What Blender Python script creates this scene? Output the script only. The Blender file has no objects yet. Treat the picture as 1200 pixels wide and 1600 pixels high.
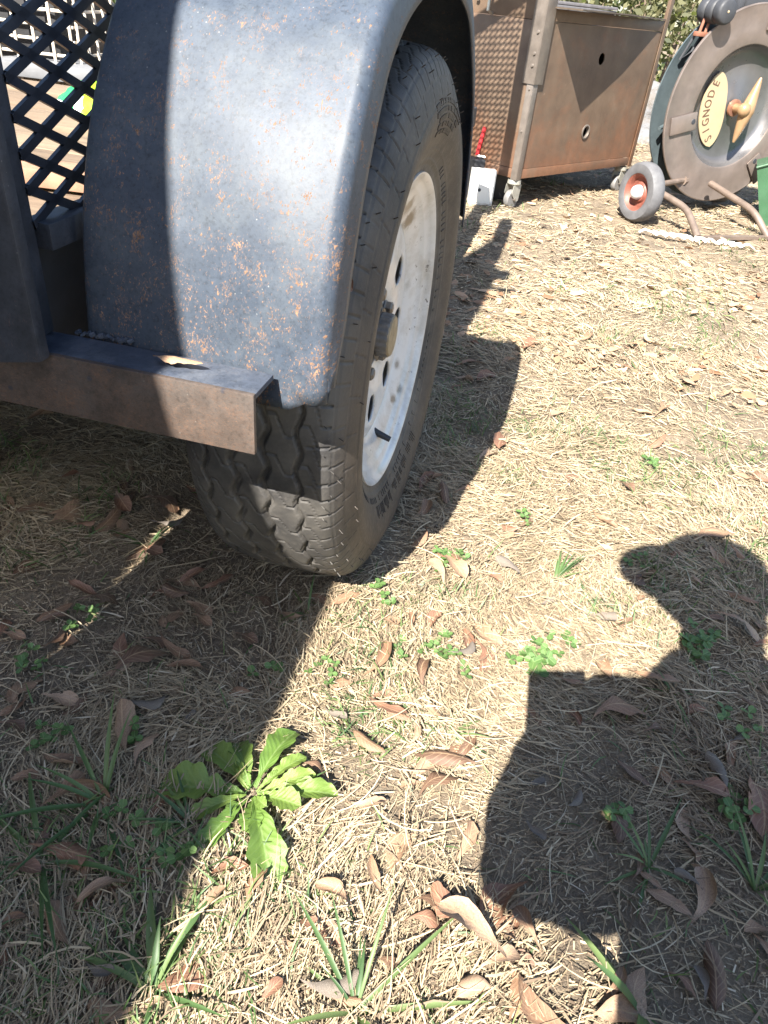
import bpy, bmesh, math, random
import numpy as np
from mathutils import Vector, Matrix, noise as mnoise
R = math.radians
random.seed(7); rng = np.random.default_rng(11)
scene = bpy.context.scene
COL = scene.collection
# ---------------------------------------------------------------- camera
PITCH, ROLL = R(36.0), R(6.2)
cd = bpy.data.cameras.new('camera'); cam = bpy.data.objects.new('camera', cd); COL.objects.link(cam)
CAMH = 0.709
_f = Vector((0, math.cos(PITCH), -math.sin(PITCH))); _r = Vector((1, 0, 0)); _u = Vector((0, math.sin(PITCH), math.cos(PITCH)))
r2 = _r*math.cos(ROLL) + _u*math.sin(ROLL); u2 = -_r*math.sin(ROLL) + _u*math.cos(ROLL)
cam.matrix_world = Matrix(((r2.x, u2.x, -_f.x, 0), (r2.y, u2.y, -_f.y, 0), (r2.z, u2.z, -_f.z, CAMH), (0, 0, 0, 1)))
cd.sensor_fit = 'VERTICAL'; cd.sensor_height = 36.0; cd.lens = 36.0*1110/1600
cd.clip_start = 0.02; cd.clip_end = 400
scene.camera = cam
# ---------------------------------------------------------------- sky, sun, exposure
SUN_AZ, SUN_EL = R(22.0), R(45.2)          # direction the light travels to / height of the sun
w = bpy.data.worlds.new('World'); scene.world = w; w.use_nodes = True
nt = w.node_tree; bg = nt.nodes['Background']
sky = nt.nodes.new('ShaderNodeTexSky'); sky.sky_type = 'NISHITA'; sky.sun_disc = False
sky.sun_elevation = SUN_EL; sky.sun_rotation = SUN_AZ + math.pi
nt.links.new(sky.outputs[0], bg.inputs[0]); bg.inputs[1].default_value = 0.078
sd = bpy.data.lights.new('sun', 'SUN'); sun = bpy.data.objects.new('sun', sd); COL.objects.link(sun)
sd.energy = 5.0; sd.angle = R(0.36); sd.color = (1.0, 0.945, 0.86)
_d = Vector((math.sin(SUN_AZ)*math.cos(SUN_EL), math.cos(SUN_AZ)*math.cos(SUN_EL), -math.sin(SUN_EL)))
sun.rotation_euler = _d.to_track_quat('-Z', 'Y').to_euler(); sun.location = (-2, -6, 8)
scene.view_settings.view_transform = 'Standard'; scene.view_settings.look = 'None'
scene.view_settings.exposure = 2.05; scene.view_settings.gamma = 1.0
scene.render.engine = 'CYCLES'
scene.cycles.max_bounces = 8; scene.cycles.diffuse_bounces = 4
# ---------------------------------------------------------------- helpers
def tag(o, label=None, cat=None, group=None, kind=None):
    if label: o['label'] = label
    if cat: o['category'] = cat
    if group: o['group'] = group
    if kind: o['kind'] = kind
    return o
def empty(name, loc=(0, 0, 0), rz=0.0):
    o = bpy.data.objects.new(name, None); COL.objects.link(o); o.location = loc; o.rotation_euler = (0, 0, rz)
    o.empty_display_size = 0.1
    return o
def link(name, me, mat=None, parent=None, smooth=False):
    if mat is not None and not me.materials: me.materials.append(mat)
    o = bpy.data.objects.new(name, me); COL.objects.link(o)
    if parent: o.parent = parent
    if smooth: me.polygons.foreach_set('use_smooth', [True]*len(me.polygons))
    return o
def np_mesh(name, verts, faces_flat, nside):
    """verts (N,3) array, faces_flat (M,nside) int array"""
    me = bpy.data.meshes.new(name); n = len(verts); m = len(faces_flat)
    me.vertices.add(n); me.vertices.foreach_set('co', np.asarray(verts, np.float32).ravel())
    me.loops.add(m*nside); me.loops.foreach_set('vertex_index', np.asarray(faces_flat, np.int32).ravel())
    me.polygons.add(m); me.polygons.foreach_set('loop_start', np.arange(m, dtype=np.int32)*nside)
    try: me.polygons.foreach_set('loop_total', np.full(m, nside, np.int32))
    except Exception: pass
    me.update(calc_edges=True); me.validate(); return me
class MB:
    """collects primitives into one bmesh"""
    def __init__(s): s.bm = bmesh.new()
    def _add(s, verts, faces):
        vs = [s.bm.verts.new(v) for v in verts]
        for f in faces:
            try: s.bm.faces.new([vs[i] for i in f])
            except ValueError: pass
        return vs
    def box(s, lo, hi, m=None, bev=0.0):
        (a, b, c), (d, e, f) = lo, hi
        P = [(a,b,c),(d,b,c),(d,e,c),(a,e,c),(a,b,f),(d,b,f),(d,e,f),(a,e,f)]
        if m is not None: P = [m @ Vector(p) for p in P]
        F = [(0,3,2,1),(4,5,6,7),(0,1,5,4),(1,2,6,5),(2,3,7,6),(3,0,4,7)]
        if bev > 0:
            t = bmesh.new(); vs = [t.verts.new(p) for p in P]
            for q in F: t.faces.new([vs[i] for i in q])
            bmesh.ops.bevel(t, geom=list(t.edges), offset=bev, segments=2, affect='EDGES', profile=0.6)
            t.verts.index_update()
            s._add([v.co.copy() for v in t.verts], [[v.index for v in q.verts] for q in t.faces]); t.free()
        else: s._add(P, F)
        return s
    def tube(s, pts, rad, n=10, caps=True):
        pts = [Vector(p) for p in pts]; rads = rad if isinstance(rad, (list, tuple)) else [rad]*len(pts)
        rings = []; prev = None
        for i, p in enumerate(pts):
            d = (pts[min(i+1, len(pts)-1)] - pts[max(i-1, 0)]).normalized()
            if prev is None:
                x = d.orthogonal().normalized()
            else:
                x = (prev - d*prev.dot(d)).normalized()
            prev = x; y = d.cross(x)
            rings.append([s.bm.verts.new(p + (x*math.cos(2*math.pi*k/n) + y*math.sin(2*math.pi*k/n))*rads[i]) for k in range(n)])
        for a, b in zip(rings, rings[1:]):
            for k in range(n): s.bm.faces.new((a[k], a[(k+1) % n], b[(k+1) % n], b[k]))
        if caps:
            s.bm.faces.new(list(reversed(rings[0]))); s.bm.faces.new(rings[-1])
        return s
    def lathe(s, prof, c, axis, n=48, close=False):
        """prof list of (r, h) along axis from c"""
        axis = Vector(axis).normalized(); x = axis.orthogonal().normalized(); y = axis.cross(x); c = Vector(c); rings = []
        for r, h in prof:
            if r < 1e-6: rings.append([s.bm.verts.new(c + axis*h)])
            else: rings.append([s.bm.verts.new(c + axis*h + (x*math.cos(2*math.pi*k/n) + y*math.sin(2*math.pi*k/n))*r) for k in range(n)])
        pairs = list(zip(rings, rings[1:])) + ([(rings[-1], rings[0])] if close else [])
        for a, b in pairs:
            for k in range(n):
                k2 = (k+1) % n
                if len(a) == 1 and len(b) == 1: continue
                if len(a) == 1: s.bm.faces.new((a[0], b[k2], b[k]))
                elif len(b) == 1: s.bm.faces.new((a[k], a[k2], b[0]))
                else: s.bm.faces.new((a[k], a[k2], b[k2], b[k]))
        return s
    def poly(s, pts): s._add(pts, [list(range(len(pts)))]); return s
    def extrude(s, outline, vec):
        """outline: 3D points of a planar polygon, extruded by vec"""
        n = len(outline); A = [Vector(p) for p in outline]; B = [p + Vector(vec) for p in A]
        s._add(A+B, [list(range(n)), list(range(2*n-1, n-1, -1))] + [(i, n+i, n+(i+1) % n, (i+1) % n) for i in range(n)])
        return s
    def build(s, name, mat=None, parent=None, smooth=False, angle=35):
        bmesh.ops.recalc_face_normals(s.bm, faces=list(s.bm.faces))
        me = bpy.data.meshes.new(name); s.bm.to_mesh(me); s.bm.free()
        o = link(name, me, mat, parent)
        if smooth:
            me.polygons.foreach_set('use_smooth', [True]*len(me.polygons))
            try: me.set_sharp_from_angle(angle=R(angle))
            except Exception: pass
        return o
# ---------------------------------------------------------------- material helpers
def newmat(name):
    m = bpy.data.materials.new(name); m.use_nodes = True
    return m, m.node_tree, m.node_tree.nodes['Principled BSDF']
def N(nt, t, **kw):
    n = nt.nodes.new(t)
    for k, v in kw.items():
        if k in n.inputs: n.inputs[k].default_value = v
        else: setattr(n, k, v)
    return n
def ramp(nt, fac, stops, interp='LINEAR'):
    n = nt.nodes.new('ShaderNodeValToRGB'); cr = n.color_ramp; cr.interpolation = interp
    while len(cr.elements) < len(stops): cr.elements.new(0.5)
    for e, (p, c) in zip(cr.elements, stops):
        e.position = p; e.color = (*c, 1) if len(c) == 3 else c
    nt.links.new(fac, n.inputs[0]); return n.outputs[0]
def gray(v): return (v, v, v)
def mixc(nt, fac, a, b, mode='MIX'):
    n = nt.nodes.new('ShaderNodeMix'); n.data_type = 'RGBA'; n.blend_type = mode
    for sck, v in ((n.inputs[0], fac), (n.inputs[6], a), (n.inputs[7], b)):
        if isinstance(v, bpy.types.NodeSocket): nt.links.new(v, sck)
        elif isinstance(v, (int, float)): sck.default_value = v
        else: sck.default_value = (*v, 1)
    return n.outputs[2]
def mth(nt, op, a, b=0.0, clamp=False):
    n = nt.nodes.new('ShaderNodeMath'); n.operation = op; n.use_clamp = clamp
    for i, v in enumerate((a, b)):
        if isinstance(v, bpy.types.NodeSocket): nt.links.new(v, n.inputs[i])
        else: n.inputs[i].default_value = v
    return n.outputs[0]
def coords(nt, kind='Object', scale=(1, 1, 1)):
    tc = nt.nodes.new('ShaderNodeTexCoord'); mp = nt.nodes.new('ShaderNodeMapping'); mp.inputs['Scale'].default_value = scale
    nt.links.new(tc.outputs[kind], mp.inputs[0]); return mp.outputs[0]
def nz(nt, vec, scale, detail=4, rough=0.55, dist=0.0):
    n = N(nt, 'ShaderNodeTexNoise', Scale=scale, Detail=detail, Roughness=rough, Distortion=dist); nt.links.new(vec, n.inputs['Vector']); return n.outputs[0]
def bump(nt, bsdf, h, strength=0.3, dist=0.002):
    b = N(nt, 'ShaderNodeBump', Strength=strength, Distance=dist); nt.links.new(h, b.inputs['Height']); nt.links.new(b.outputs[0], bsdf.inputs['Normal'])
def simple(name, col, rough=0.6, metal=0.0, var=0.25, scale=12.0, bstr=0.15, spec=0.5):
    m, nt, b = newmat(name); v = coords(nt)
    n = nz(nt, v, scale, 5, 0.6)
    c = ramp(nt, n, [(0.25, tuple(x*(1-var) for x in col)), (0.75, tuple(min(1, x*(1+var)) for x in col))])
    nt.links.new(c, b.inputs['Base Color']); b.inputs['Metallic'].default_value = metal
    b.inputs['Specular IOR Level'].default_value = spec
    rr = ramp(nt, nz(nt, v, scale*2.3, 3), [(0.3, gray(max(0.02, rough-0.1))), (0.7, gray(min(1, rough+0.1)))])
    nt.links.new(rr, b.inputs['Roughness'])
    if bstr: bump(nt, b, nz(nt, v, scale*9, 4), bstr, 0.002)
    return m
def painted(name, paint, rust, z0, z1, amt_lo, amt_hi, rough=0.42, spots=60.0, var=0.35, spec=0.5, speck=0.0, base_fade=None):
    """old paint with rust spots (more of them towards z0), faded blotches, chips and scratches"""
    m, nt, b = newmat(name); v = coords(nt)
    sep = nt.nodes.new('ShaderNodeSeparateXYZ'); nt.links.new(v, sep.inputs[0])
    mr = N(nt, 'ShaderNodeMapRange'); mr.clamp = True
    nt.links.new(sep.outputs[2], mr.inputs[0]); mr.inputs[1].default_value = z0; mr.inputs[2].default_value = z1
    mr.inputs[3].default_value = amt_lo; mr.inputs[4].default_value = amt_hi
    big = nz(nt, v, 5, 4, 0.5); mid = nz(nt, v, 38, 6, 0.65); fine = nz(nt, v, spots*2.2, 6, 0.7)
    pc = ramp(nt, mth(nt, 'ADD', mth(nt, 'MULTIPLY', big, 0.5), mth(nt, 'MULTIPLY', mid, 0.5)),
              [(0.34, tuple(x*(1-var) for x in paint)), (0.5, paint), (0.66, tuple(min(1, x*(1+var)+0.012) for x in paint))])
    if base_fade: pc = mixc(nt, ramp(nt, nz(nt, v, 24, 7, 0.72), [(0.45, gray(0)), (0.68, gray(0.5))]), pc, base_fade)
    # rust: clumped spots
    vo = N(nt, 'ShaderNodeTexVoronoi', Scale=spots); nt.links.new(mixc(nt, 0.06, v, N(nt, 'ShaderNodeTexNoise', Scale=90.0).outputs[1], 'ADD'), vo.inputs['Vector'])
    sp = mth(nt, 'SUBTRACT', 0.5, vo.outputs['Distance'])
    thr = mth(nt, 'ADD', mth(nt, 'ADD', mth(nt, 'MULTIPLY', sp, 0.46), mth(nt, 'MULTIPLY', mid, 0.46)), mth(nt, 'ADD', mth(nt, 'MULTIPLY', fine, 0.42), mr.outputs[0]))
    rm = ramp(nt, thr, [(0.645, gray(0)), (0.70, gray(1))])
    rc = ramp(nt, nz(nt, v, 110, 5, 0.7), [(0.3, tuple(x*0.45 for x in rust)), (0.55, rust), (0.75, tuple(min(1, x*1.6) for x in rust))])
    col = mixc(nt, rm, pc, rc)
    col = mixc(nt, 0.75, col, ramp(nt, nz(nt, v, 260, 4, .75), [(.30, gray(.45)), (.5, gray(.95)), (.72, gray(1.0))]), 'MULTIPLY')
    halo = ramp(nt, thr, [(0.575, gray(0)), (0.65, gray(.6))]); col = mixc(nt, mth(nt, 'MULTIPLY', halo, mth(nt, 'SUBTRACT', 1.0, rm)), col, tuple(.55*a_+.45*b_ for a_, b_ in zip(paint, rust)))
    if speck:
        vs = N(nt, 'ShaderNodeTexVoronoi', Scale=150.0); nt.links.new(v, vs.inputs['Vector'])
        sm = mth(nt, 'MULTIPLY', ramp(nt, mth(nt, 'ADD', vs.outputs['Distance'], mth(nt, 'MULTIPLY', fine, .3)), [(0.19, gray(1)), (0.25, gray(0))]), ramp(nt, nz(nt, v, 21, 4), [(0.5, gray(0)), (0.62, gray(1))]))
        col = mixc(nt, mth(nt, 'MULTIPLY', sm, speck), col, (0.55, 0.53, 0.48))
        vb = N(nt, 'ShaderNodeTexVoronoi', Scale=34.0); nt.links.new(v, vb.inputs['Vector'])
        col = mixc(nt, mth(nt, 'MULTIPLY', ramp(nt, vb.outputs['Distance'], [(0.06, gray(1)), (0.10, gray(0))]), 0.7), col, (0.03, 0.035, 0.05))
    nt.links.new(col, b.inputs['Base Color'])
    rg = mixc(nt, rm, gray(rough), gray(0.85))
    nt.links.new(mixc(nt, mth(nt, 'MULTIPLY', mid, 0.35), rg, gray(0.7)), b.inputs['Roughness']); b.inputs['Specular IOR Level'].default_value = spec
    h = mth(nt, 'ADD', mth(nt, 'MULTIPLY', rm, 0.6), mth(nt, 'MULTIPLY', fine, 0.4))
    bump(nt, b, h, 0.35, 0.0012)
    return m
# ---------------------------------------------------------------- the ground
GP = rng.uniform(0, 6.28, (9, 2)); GA = rng.uniform(0, 6.28, 9)
GW = [0.9, 0.62, 0.41, 0.27, 0.19, 0.13, 0.09, 0.063, 0.045]; GH = [.006, .005, .004, .003, .0026, .002, .0016, .0012, .0008]
def gz(x, y):
    x = np.asarray(x, float); y = np.asarray(y, float); z = 0*x
    for i in range(9):
        k = 2*math.pi/GW[i]; c, s = math.cos(GA[i]), math.sin(GA[i])
        z = z + GH[i]*np.sin(k*(c*x+s*y)+GP[i, 0])*np.cos(k*(-s*x+c*y)*0.8+GP[i, 1])
    d = np.hypot(x, y)
    return z*np.exp(-np.maximum(d-4, 0)/6)
def vnoise(x, y, scale, seed):
    """smooth value noise in numpy, 0..1"""
    g = np.random.default_rng(seed).uniform(0, 1, (64, 64)); u = np.asarray(x)*scale; v = np.asarray(y)*scale
    iu = np.floor(u).astype(int); iv = np.floor(v).astype(int); fu = u-iu; fv = v-iv; fu = fu*fu*(3-2*fu); fv = fv*fv*(3-2*fv)
    q = lambda a, b: g[a % 64, b % 64]
    return (q(iu, iv)*(1-fu)+q(iu+1, iv)*fu)*(1-fv) + (q(iu, iv+1)*(1-fu)+q(iu+1, iv+1)*fu)*fv
def graded(lo, hi, nlo, nhi, step, far=90.0, n=14):
    c = np.arange(nlo, nhi+1e-6, step); t = np.linspace(0, 1, n+1)[1:]
    return np.concatenate([(nlo-(far+lo*0)*t**3)[::-1], c, nhi+far*t**3])
gx = graded(0, 0, -2.2, 3.4, 0.024); gy = graded(0, 0, -0.4, 5.2, 0.024)
X, Y = np.meshgrid(gx, gy, indexing='ij'); V = np.stack([X, Y, gz(X, Y)], -1).reshape(-1, 3)
nx, ny = len(gx), len(gy); I = np.arange(nx*ny).reshape(nx, ny)
F = np.stack([I[:-1, :-1], I[1:, :-1], I[1:, 1:], I[:-1, 1:]], -1).reshape(-1, 4)
m, nt, b = newmat('soil'); v = coords(nt)
c1 = ramp(nt, nz(nt, v, 5.5, 8, 0.65), [(0.3, (.085, .066, .05)), (0.5, (.15, .118, .086)), (0.7, (.22, .175, .125))])
c2 = mixc(nt, ramp(nt, nz(nt, v, 85, 4, 0.7), [(0.45, gray(0)), (0.7, gray(0.55))]), c1, (.30, .25, .18))
c2 = mixc(nt, ramp(nt, nz(nt, v, 1.3, 5, 0.6), [(0.4, gray(0)), (0.65, gray(0.35))]), c2, (.34, .27, .18))
nt.links.new(c2, b.inputs['Base Color']); b.inputs['Roughness'].default_value = 0.95; b.inputs['Specular IOR Level'].default_value = 0.2
bump(nt, b, mth(nt, 'ADD', nz(nt, v, 120, 6, 0.75), nz(nt, v, 30, 5, 0.7)), 0.9, 0.006)
g = tag(link('ground', np_mesh('ground', V, F, 4), m, smooth=True), kind='structure')
# ---------------------------------------------------------------- dead grass thatch (nobody could count it)
def in_view(x, y, z=0.0, mg=0.16):
    P = np.stack([x, y, np.full_like(x, z)-CAMH], -1)
    d = P@np.array(_f); u = P@np.array(r2)/np.maximum(d, 1e-3)*1110/600; v = P@np.array(u2)/np.maximum(d, 1e-3)*1110/800
    return (d > 0.05) & (np.abs(u) < 1+mg) & (np.abs(v) < 1+mg)
def ribbons(name, x, y, z0, L, W, head, pitch, bend, curl, colr, mat, parent=None, kind=None, taper=0.25, seg=3):
    n = len(x); t = np.linspace(0, 1, seg+1)
    h = head[:, None] + bend[:, None]*(t[None]-0.3); p = pitch[:, None] + curl[:, None]*t[None]
    st = (L/seg)[:, None]
    dx = np.cos(h)*np.cos(p)*st; dy = np.sin(h)*np.cos(p)*st; dz = np.sin(p)*st
    px = x[:, None]+np.concatenate([np.zeros((n, 1)), np.cumsum(dx[:, :-1], 1)], 1); py = y[:, None]+np.concatenate([np.zeros((n, 1)), np.cumsum(dy[:, :-1], 1)], 1)
    pz = z0[:, None]+np.concatenate([np.zeros((n, 1)), np.cumsum(dz[:, :-1], 1)], 1)
    pz = np.maximum(pz, gz(px, py)+0.0005)
    wv = W[:, None]*(1-(1-taper)*np.abs(t[None]*2-0.7)**1.6/1.3**1.6)*0.5
    roll = rng.uniform(-0.7, 0.7, n)[:, None]
    sx = -np.sin(h)*np.cos(roll); sy = np.cos(h)*np.cos(roll); sz = np.sin(roll)+0*h
    A = np.stack([px+sx*wv, py+sy*wv, pz+sz*wv], -1); B = np.stack([px-sx*wv, py-sy*wv, pz-sz*wv], -1)
    V = np.stack([A, B], 2).reshape(-1, 3)
    base = (np.arange(n)*(seg+1)*2)[:, None]; k = np.arange(seg)[None]*2
    F = np.stack([base+k, base+k+1, base+k+3, base+k+2], -1).reshape(-1, 4)
    me = np_mesh(name, V, F, 4)
    ca = me.color_attributes.new('tone', 'FLOAT_COLOR', 'POINT')
    c = np.repeat(np.stack([colr, rng.uniform(0, 1, n), np.zeros(n), np.ones(n)], -1), (seg+1)*2, 0)
    ca.data.foreach_set('color', c.astype(np.float32).ravel())
    o = link(name, me, mat, parent)
    if kind: o['kind'] = kind
    return o
m, nt, b = newmat('straw'); STRAW = m
at = nt.nodes.new('ShaderNodeAttribute'); at.attribute_name = 'tone'; sp = nt.nodes.new('ShaderNodeSeparateColor'); nt.links.new(at.outputs[0], sp.inputs[0])
sc_ = ramp(nt, sp.outputs[0], [(0.0, (.13, .092, .062)), (0.25, (.25, .188, .125)), (0.5, (.37, .295, .185)), (0.75, (.48, .395, .262)), (1.0, (.54, .47, .35))])
nt.links.new(mixc(nt, mth(nt, 'MULTIPLY', nz(nt, coords(nt), 180, 3), 0.35), sc_, (.20, .15, .10)), b.inputs['Base Color']); b.inputs['Roughness'].default_value = 0.72; b.inputs['Specular IOR Level'].default_value = 0.3
def leafmat(name, stops, trans=0.25, rough=0.5):
    m, nt, b = newmat(name)
    at = nt.nodes.new('ShaderNodeAttribute'); at.attribute_name = 'tone'; sp = nt.nodes.new('ShaderNodeSeparateColor'); nt.links.new(at.outputs[0], sp.inputs[0])
    c = ramp(nt, sp.outputs[0], stops); nt.links.new(c, b.inputs['Base Color']); b.inputs['Roughness'].default_value = rough
    tr = nt.nodes.new('ShaderNodeBsdfTranslucent'); nt.links.new(mixc(nt, 0.5, c, (.30, .42, .04)), tr.inputs[0])
    mx = nt.nodes.new('ShaderNodeMixShader'); mx.inputs[0].default_value = trans
    nt.links.new(b.outputs[0], mx.inputs[1]); nt.links.new(tr.outputs[0], mx.inputs[2]); nt.links.new(mx.outputs[0], nt.nodes['Material Output'].inputs[0])
    return m
GREEN = leafmat('green_blade', [(0, (.03, .07, .03)), (0.5, (.07, .13, .045)), (1, (.17, .22, .08))])
def scatter(n, dmin, dmax, rho_far, mg=.16):
    """random points around the camera foot, density falling as 1/d^2 past rho_far"""
    out = []
    tot = 0
    while tot < n:
        k = 120000
        a = rng.uniform(R(-64), R(64), k)
        u = rng.uniform(0, 1, k); a0 = rho_far**2-dmin**2; a1 = 2*rho_far**2*math.log(dmax/rho_far)
        s = u*(a0+a1); d = np.where(s < a0, np.sqrt(dmin**2+np.minimum(s, a0)), rho_far*np.exp(np.maximum(s-a0, 0)/(2*rho_far**2)))
        x = d*np.sin(a); y = d*np.cos(a); ok = in_view(x, y, 0.0, mg)
        out.append(np.stack([x[ok], y[ok]], -1)); tot += ok.sum()
    return np.concatenate(out)[:n]
P = scatter(385000, 0.15, 7.5, 1.15, .5); x, y = P[:, 0], P[:, 1]; d = np.hypot(x, y)
dens = 0.55*vnoise(x, y, 4.5, 1)+0.45*vnoise(x, y, 13, 2); keep = rng.uniform(0, 1, len(x)) < np.clip((dens-0.24)*2.7, 0.15, 1)
keep &= ~((np.hypot((x+.107)/1.2, y-.429) < 0.035))
x, y, d, dens = x[keep], y[keep], d[keep], dens[keep]; n = len(x); far = np.maximum(1, d/1.15)
L = np.exp(rng.normal(math.log(0.0185), 0.55, n)).clip(.005, .075)*far**0.36; W = rng.choice([.0006, .0009, .0012, .0016, .0023], n, p=[.2, .3, .25, .17, .08])*rng.uniform(.85, 1.15, n)*far**0.5
lie = vnoise(x, y, 3.0, 5)*6.28*1.5
head = np.where(rng.uniform(0, 1, n) < 0.72, lie+rng.normal(0, 0.55, n), rng.uniform(0, 6.28, n))
tone = np.clip(0.42+0.16*np.clip((d-.5)/1.0, 0, 1)+0.30*(vnoise(x, y, 2.2, 8)-.5)+0.2*(vnoise(x, y, 17, 9)-.5)+rng.normal(0, .22, n), 0, 1)  # paler with distance: weaker self-shadow and brighter far light put into the straw colour
ribbons('dead_grass', x, y, gz(x, y)+rng.uniform(0, .011, n)*np.clip(dens*1.6, .3, 1), L, W, head, rng.normal(0.04, .12, n), rng.normal(0, .45, n), rng.normal(-.04, .18, n), tone, STRAW, kind='stuff')
P = scatter(80000, 0.15, 3.0, 1.0, .5); x, y = P[:, 0], P[:, 1]; n = len(x); far = np.maximum(1, np.hypot(x, y)/1.1)
ribbons('chaff', x, y, gz(x, y)+rng.uniform(0, .005, n), rng.uniform(.003, .009, n)*far**.5, rng.uniform(.0007, .0020, n)*far**.5, rng.uniform(0, 6.28, n), rng.normal(0, .2, n), rng.normal(0, .3, n), rng.normal(0, .3, n), np.clip(rng.normal(.4, .3, n), 0, 1), STRAW, kind='stuff', seg=1, taper=.8)
# long loose straws on top
P = scatter(2000, 0.15, 4.0, 1.0, .5); x, y = P[:, 0], P[:, 1]; n = len(x); far = np.maximum(1, np.hypot(x, y)/1.1)
ribbons('long_straw', x, y, gz(x, y)+rng.uniform(.004, .016, n), rng.uniform(.04, .10, n), rng.uniform(.0008, .0017, n)*far**.6, rng.uniform(0, 6.28, n), rng.normal(.04, .12, n), rng.normal(0, .9, n), rng.normal(-.08, .3, n), np.clip(rng.normal(.55, .2, n), 0, 1), STRAW, kind='stuff', seg=6, taper=.35)
# short green blades growing through, in patches
P = scatter(48000, 0.15, 5.0, 1.1, .5); x, y = P[:, 0], P[:, 1]
gn = 0.5*vnoise(x, y, 3.1, 21)+0.5*vnoise(x, y, 9.0, 22)
gk = np.clip((gn-0.56)*6.0, 0.018, 0.8)
gk = np.where((x < -.02) & (y < .75), gk*1.4+.03, gk); gk = np.where((x > .25) & (y < .6), gk*1.4+.04, gk)
keep = rng.uniform(0, 1, len(x)) < gk; x, y = x[keep], y[keep]; n = len(x); far = np.maximum(1, np.hypot(x, y)/1.1)
ribbons('green_grass', x, y, gz(x, y), rng.uniform(.012, .042, n)*far**.2, rng.uniform(.0012, .0024, n)*far**.6, rng.uniform(0, 6.28, n), rng.uniform(.2, 1.2, n), rng.normal(0, .4, n), rng.normal(-.7, .4, n), np.clip(rng.normal(.6, .25, n), 0, 1), GREEN, kind='stuff')
# ---------------------------------------------------------------- fallen leaves
def leaf_mat():
    m, nt, b = newmat('dry_leaf')
    uv = nt.nodes.new('ShaderNodeUVMap'); sep = nt.nodes.new('ShaderNodeSeparateXYZ'); nt.links.new(uv.outputs[0], sep.inputs[0])
    oi = nt.nodes.new('ShaderNodeObjectInfo')
    c = oi.outputs['Color']
    v = coords(nt); bl = nz(nt, v, 55, 5, 0.65)
    c = mixc(nt, ramp(nt, bl, [(0.42, gray(0)), (0.68, gray(0.6))]), c, (.12, .07, .045))
    mid = mth(nt, 'ABSOLUTE', mth(nt, 'SUBTRACT', sep.outputs[0], 0.5))
    rib = ramp(nt, mid, [(0.012, gray(1)), (0.04, gray(0))])
    wv = N(nt, 'ShaderNodeTexWave', Scale=2.6, Distortion=1.0); wv.bands_direction = 'Y'
    cm = nt.nodes.new('ShaderNodeCombineXYZ'); nt.links.new(mid, cm.inputs[0]); nt.links.new(mth(nt, 'SUBTRACT', sep.outputs[1], mth(nt, 'MULTIPLY', mid, 0.5)), cm.inputs[1]); nt.links.new(cm.outputs[0], wv.inputs['Vector'])
    c = mixc(nt, mth(nt, 'MULTIPLY', rib, 0.6), c, (.42, .29, .17))
    c = mixc(nt, mth(nt, 'MULTIPLY', ramp(nt, wv.outputs[1], [(0.86, gray(0)), (0.97, gray(1))]), 0.22), c, (.42, .30, .19))
    geo = nt.nodes.new('ShaderNodeNewGeometry')
    c = mixc(nt, mth(nt, 'MULTIPLY', geo.outputs['Backfacing'], 0.35), c, (.30, .23, .17))
    nt.links.new(c, b.inputs['Base Color'])
    nt.links.new(ramp(nt, bl, [(0.3, gray(.42)), (0.7, gray(.68))]), b.inputs['Roughness']); b.inputs['Specular IOR Level'].default_value = 0.45
    bump(nt, b, mth(nt, 'ADD', mth(nt, 'MULTIPLY', wv.outputs[1], .4), nz(nt, v, 200, 4)), 0.4, 0.0008)
    return m
LEAF = leaf_mat()
m, nt, b = newmat('grey_leaf'); v = coords(nt); GLEAF = m
nt.links.new(ramp(nt, nz(nt, v, 60, 5, .6), [(0.3, (.10, .082, .065)), (0.6, (.165, .138, .112)), (0.75, (.23, .195, .16))]), b.inputs['Base Color']); b.inputs['Roughness'].default_value = .8
bump(nt, b, nz(nt, v, 180, 4), .4, .001)
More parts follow.
